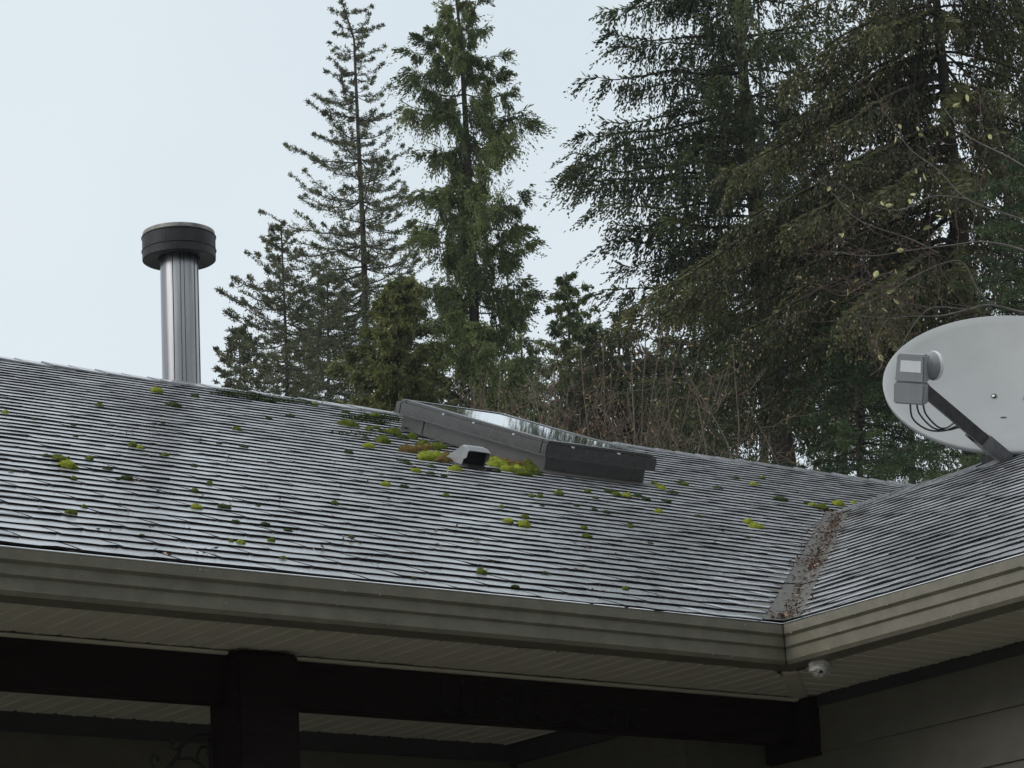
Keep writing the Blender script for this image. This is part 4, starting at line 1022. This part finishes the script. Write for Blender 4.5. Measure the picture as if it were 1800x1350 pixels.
# the wood on the near side of the clearing, behind the viewer: unseen, its arc and density shaped to darken faces turned to it
r = np.random.default_rng(5); wc = []
for a_ in np.linspace(math.radians(105), math.radians(243), 15):
    c0 = CAM[:2] + r.uniform(15, 22)*np.array([math.sin(YAW*.0+a_), math.cos(a_)]); H_ = r.uniform(13, 18); nb_ = 1500
    z = r.uniform(.02, 1, nb_)**.9*H_; rad_ = (1-z/H_)*3.2*np.sqrt(r.uniform(.1, 1, nb_)); th = r.uniform(0, 6.283, nb_)
    wc.append(np.stack([c0[0]+rad_*np.cos(th), c0[1]+rad_*np.sin(th), z], 1))
wc = np.concatenate(wc); dd = unit(r.normal(0, .6, wc.shape)-UP*.4)
v = blades(wc, dd, r.uniform(.6, 1.1, len(wc)), r.uniform(.3, .55, len(wc)), r)
tag(quad_mesh('unseen_woodland', v, np.arange(len(v)).reshape(-1, 4), M['hem'], None, r.uniform(0, 1, len(wc)), kind='stuff'), 'unseen dark conifer wood behind the viewer, added to darken the house front', 'unseen_woodland')

# ------------------------------------------------------------------ bare shrubs behind the ridge
def shrub(name, label, d, x0, y_base, tips, seed, group, leafn, lsz=.05, mm=None, rr=.013):
    r = np.random.default_rng(seed); b0 = at(x0, y_base, d); base = np.array([b0[0], b0[1], 0.0])
    root = empty(name, tuple(float(c) for c in base)); tag(root, label, 'shrub', group)
    LV, LF, nv = [], [], 0; tipsP = []
    def add(path, rad):
        nonlocal nv
        v, f = tube_np(np.array(path)-base, rad, 4); LV.append(v); LF.append(f+nv); nv += len(v)
    for (tx, ty) in tips:
        dd_ = d + r.normal(0, .5); tip = at(tx, ty, dd_); st = base + RH*r.normal(0, .30) + FH*r.normal(0, .3) + UP*tip[2]*r.uniform(.45, .62)
        add(np.array([base+RH*r.normal(0, .1), base*.5+st*.5+RH*r.normal(0, .1), st]), [.03, .022, rr+.001])
        n_ = 16; s = np.linspace(0, 1, n_)[:, None]; bow = r.normal(0, .5, 3)*np.array([1, 1, .1])
        pth = st*(1-s)+tip*s + bow*np.sin(s*math.pi)*.6; pth[:, :2] += np.cumsum(r.normal(0, .018, (n_, 2)), 0)*np.minimum(1, (1-s)*3)
        add(pth, rr*(1-.85*s[:, 0])+.0018)
        for _ in range(r.integers(13, 20)):
            k_ = r.integers(2, n_-1); p = pth[k_]; dr_ = unit(r.normal(0, 1, 3)*np.array([1, 1, .7])+UP*.35); l_ = r.uniform(.3, 1.0)*(1.25-k_/n_)
            s2 = np.linspace(0, 1, 7)[:, None]; tw = p + dr_*l_*s2 + UP*.12*s2**2*l_ + np.cumsum(r.normal(0, .012, (7, 3)), 0); add(tw, .0042*(1-.75*s2[:, 0])+.0010)
            tipsP.append(tw[-1]); tipsP.append(tw[4])
            for _q in range(4):
                p2 = tw[r.integers(2, 7)]; d2 = unit(dr_+r.normal(0, .7, 3)); l2 = r.uniform(.08, .32); s3 = np.linspace(0, 1, 4)[:, None]
                add(p2+d2*l2*s3+UP*.05*s3**2, .0024*(1-.6*s3[:, 0])+.0008); tipsP.append(p2+d2*l2); tipsP.append(p2+d2*l2*.6)
    quad_mesh('branches', np.concatenate(LV), np.concatenate(LF), mm or M['twig'], root)
    tipsP = np.array(tipsP); k_ = r.integers(0, len(tipsP), leafn); c = tipsP[k_]+r.normal(0, .03, (leafn, 3))
    dd_ = unit(r.normal(0, .7, (leafn, 3))-UP*.6); v = blades(c-base, dd_, r.uniform(.5, 1.2, leafn)*lsz, r.uniform(.2, .4, leafn)*lsz, r)
    quad_mesh('withered_leaves', v, np.arange(len(v)).reshape(-1, 4), M['deadleaf'], root, r.uniform(0, 1, leafn), kind='stuff')
    return root
GS = 'bare brown shrubs behind the ridge'
shrub('bare_shrub', 'bare thin shrub with pale withered leaves right above the skylight', 24.0, 915, 760, [(858, 650), (880, 632), (905, 625), (945, 640), (975, 620), (845, 690), (935, 670)], 40, GS, 700)
shrub('bare_shrub', 'bare leaning shrub above the right end of the skylight', 24.6, 1005, 790, [(960, 640), (985, 610), (1020, 605), (1060, 598), (1075, 640), (1040, 660), (1000, 680)], 41, GS, 700)
shrub('bare_shrub', 'tall bare shrub whose thin stems rise against the sky', 24.2, 1145, 800, [(1137, 525), (1165, 560), (1205, 570), (1110, 620), (1170, 640), (1230, 610), (1090, 650)], 42, GS, 700)
shrub('bare_shrub', 'bare shrub with long straight pale stems beside the dark trunk', 23.8, 1240, 820, [(1288, 605), (1272, 650), (1250, 670), (1205, 650), (1305, 690), (1225, 700)], 43, GS, 520)
shrub('bare_shrub', 'low tangled rusty thicket behind the middle of the ridge', 25.2, 1090, 800, [(1040, 710), (1065, 690), (1100, 690), (1140, 700), (1020, 720), (1190, 700), (1160, 730)], 44, GS, 900)
shrub('bare_shrub', 'low rusty brush peeping over the top edge of the skylight', 25.0, 955, 780, [(900, 700), (930, 690), (960, 685), (990, 700), (1015, 710), (880, 720)], 45, GS, 800)

# leafy pale-barked tree at the right with its last yellow leaves
dt = 23.5; r = np.random.default_rng(77)
tb = at(1900, 700, dt); tbase = np.array([tb[0], tb[1], 0.0])
dtree = empty('deciduous_tree', tuple(float(c) for c in tbase)); tag(dtree, 'nearly bare pale-barked tree with a few yellow leaves above the satellite dish', 'tree')
TV, TF, nv = [], [], 0
def tadd(path, rad, sides=6):
    global nv
    v, f = tube_np(np.array(path)-tbase, rad, sides); TV.append(v); TF.append(f+nv); nv += len(v)
UV_, UF_, unv = [], [], 0
def uadd(path, rad, sides=4):
    global unv
    v, f = tube_np(np.array(path)-tbase, rad, sides); UV_.append(v); UF_.append(f+unv); unv += len(v)
def pline(pts, d0=dt, d1=None):
    d1 = d0 if d1 is None else d1
    return np.array(bez([at(x, y, d0+(d1-d0)*i/(len(pts)-1)) for i, (x, y) in enumerate(pts)], 22))
main_trunk = [np.array([tbase[0], tbase[1], z]) for z in np.linspace(0, tb[2], 8)]
tadd(main_trunk + [at(1890, 560, dt), at(1870, 400, dt), at(1850, 250, dt)], np.linspace(.11, .03, 11), 8)
limbs = [([(1898, 640), (1840, 560), (1790, 548), (1740, 536), (1700, 545), (1650, 556), (1600, 556), (1560, 560), (1500, 553)], .020, 23.2),
         ([(1740, 536), (1716, 505), (1700, 470), (1680, 458), (1640, 470), (1600, 490), (1550, 520), (1490, 545)], .013, 23.4),
         ([(1700, 545), (1660, 540), (1630, 545), (1600, 580), (1580, 620)], .010, 23.0),
         ([(1880, 480), (1800, 440), (1730, 425), (1680, 430), (1600, 440), (1530, 450), (1460, 442)], .014, 24.0),
         ([(1872, 410), (1780, 380), (1700, 350), (1650, 300), (1600, 262), (1570, 220)], .013, 23.8),
         ([(1700, 350), (1640, 345), (1580, 370), (1520, 355), (1480, 325), (1455, 330)], .009, 23.2),
         ([(1650, 445), (1600, 420), (1540, 400), (1500, 380), (1465, 340)], .008, 23.6),
         ([(1860, 330), (1780, 280), (1720, 250), (1690, 230), (1660, 190)], .010, 24.3),
         ([(1600, 490), (1560, 480), (1520, 500), (1480, 520), (1440, 500)], .007, 23.1),
         ([(1560, 560), (1540, 600), (1550, 640), (1530, 660)], .006, 22.8)]
tips = []
for pts, rad, d1 in limbs:
    p = pline(pts, dt, d1); tadd(p, np.linspace(rad*.72, .0028, len(p)))
    for _ in range(7):
        k_ = r.integers(6, len(p)); s2 = np.linspace(0, 1, 8)[:, None]; dr_ = unit(r.normal(0, 1, 3)+unit(p[-1]-p[0])*.8+UP*.3); l_ = r.uniform(.25, .9)
        tw = p[k_] + dr_*l_*s2 + np.cumsum(r.normal(0, .016, (8, 3)), 0); uadd(tw, .0034*(1-.7*s2[:, 0])+.0008, 4); tips += [tw[-1], tw[5]]
        for _q in range(4):
            p2 = tw[r.integers(2, 8)]; d2 = unit(dr_+r.normal(0, .8, 3)); s3 = np.linspace(0, 1, 4)[:, None]; l2 = r.uniform(.08, .32)
            uadd(p2+d2*l2*s3, .0018*(1-.6*s3[:, 0])+.0006, 3); tips += [p2+d2*l2]
quad_mesh('limbs', np.concatenate(TV), np.concatenate(TF), M['palelimb'], dtree, kind='stuff')
quad_mesh('twigs', np.concatenate(UV_), np.concatenate(UF_), M['redtwig'], dtree, kind='stuff')
# reddish catkin twigs
tips = np.array(tips); k_ = r.integers(0, len(tips), 900); c = tips[k_]+r.normal(0, .06, (900, 3))
v = blades(c-tbase, unit(r.normal(0, 1, (900, 3))-UP*.5), r.uniform(.02, .05, 900), r.uniform(.006, .014, 900), r)
quad_mesh('catkins', v, np.arange(len(v)).reshape(-1, 4), M['deadleaf'], dtree, r.uniform(0, .5, 900), kind='stuff')
# single large leaves
lm = MB(); cols = [(-.5, 0), (-.25, .26), (.1, .33), (.4, .16), (.62, 0)]
lm.add([(a, w, .03*math.sin(a*3)+.10*w) for a, w in cols] + [(a, 0, -.06*math.cos(a*2)) for a, w in cols[1:4]] + [(a, -w, .03*math.sin(a*3)+.10*w) for a, w in cols[1:4]],
       [(0, 5, 1), (1, 5, 6, 2), (2, 6, 7, 3), (3, 7, 4), (0, 8, 5), (5, 8, 9, 6), (6, 9, 10, 7), (7, 10, 4)])
leaf0 = lm.build('leaf', M['yleaf'], dtree)
spots = [(1582, 222), (1613, 226), (1574, 245), (1618, 237), (1457, 332), (1500, 345), (1489, 362), (1605, 342), (1600, 354), (1670, 372), (1481, 413), (1477, 412), (1540, 481), (1490, 515), (1563, 513), (1464, 530), (1557, 546), (1740, 303), (1700, 172),
         (1680, 185), (1575, 478), (1530, 360), (1551, 358), (1640, 316), (1625, 310), (1562, 361), (1516, 372), (1600, 470), (1506, 493), (1582, 440), (1628, 400), (1650, 380), (1544, 620), (1548, 628), (1575, 530), (1740, 240), (1665, 235), (1610, 300)]
for i, (x, y) in enumerate(spots):
    o = leaf0 if i == 0 else leaf0.copy()
    if i: link(o, dtree)
    o.location = tuple(float(c) for c in at(x, y, 23.3+r.normal(0, .2))-tbase); o.rotation_euler = tuple(r.uniform(0, 6.28, 3)); s_ = r.uniform(.042, .07); o.scale = (s_, s_*r.uniform(.7, 1.1), s_)
print('foliage tris', ntri)

# ------------------------------------------------------------------ rain-damp air
hz = MB().box(-905, 905, -905, 905, -1.0, 33.0).build('haze', M['black'])
hz.data.materials.clear()
hm = bpy.data.materials.new('damp_air'); hm.use_nodes = True; ht = hm.node_tree; ht.nodes.clear()
ho_ = ht.nodes.new('ShaderNodeOutputMaterial'); hv2 = ht.nodes.new('ShaderNodeVolumePrincipled')
hv2.inputs['Color'].default_value = (.93, .96, 1.0, 1); hv2.inputs['Density'].default_value = 0.00032; hv2.inputs['Anisotropy'].default_value = 0.2
ht.links.new(hv2.outputs['Volume'], ho_.inputs['Volume'])
hz.data.materials.append(hm); tag(hz, kind='stuff')
scene.cycles.volume_bounces = 1
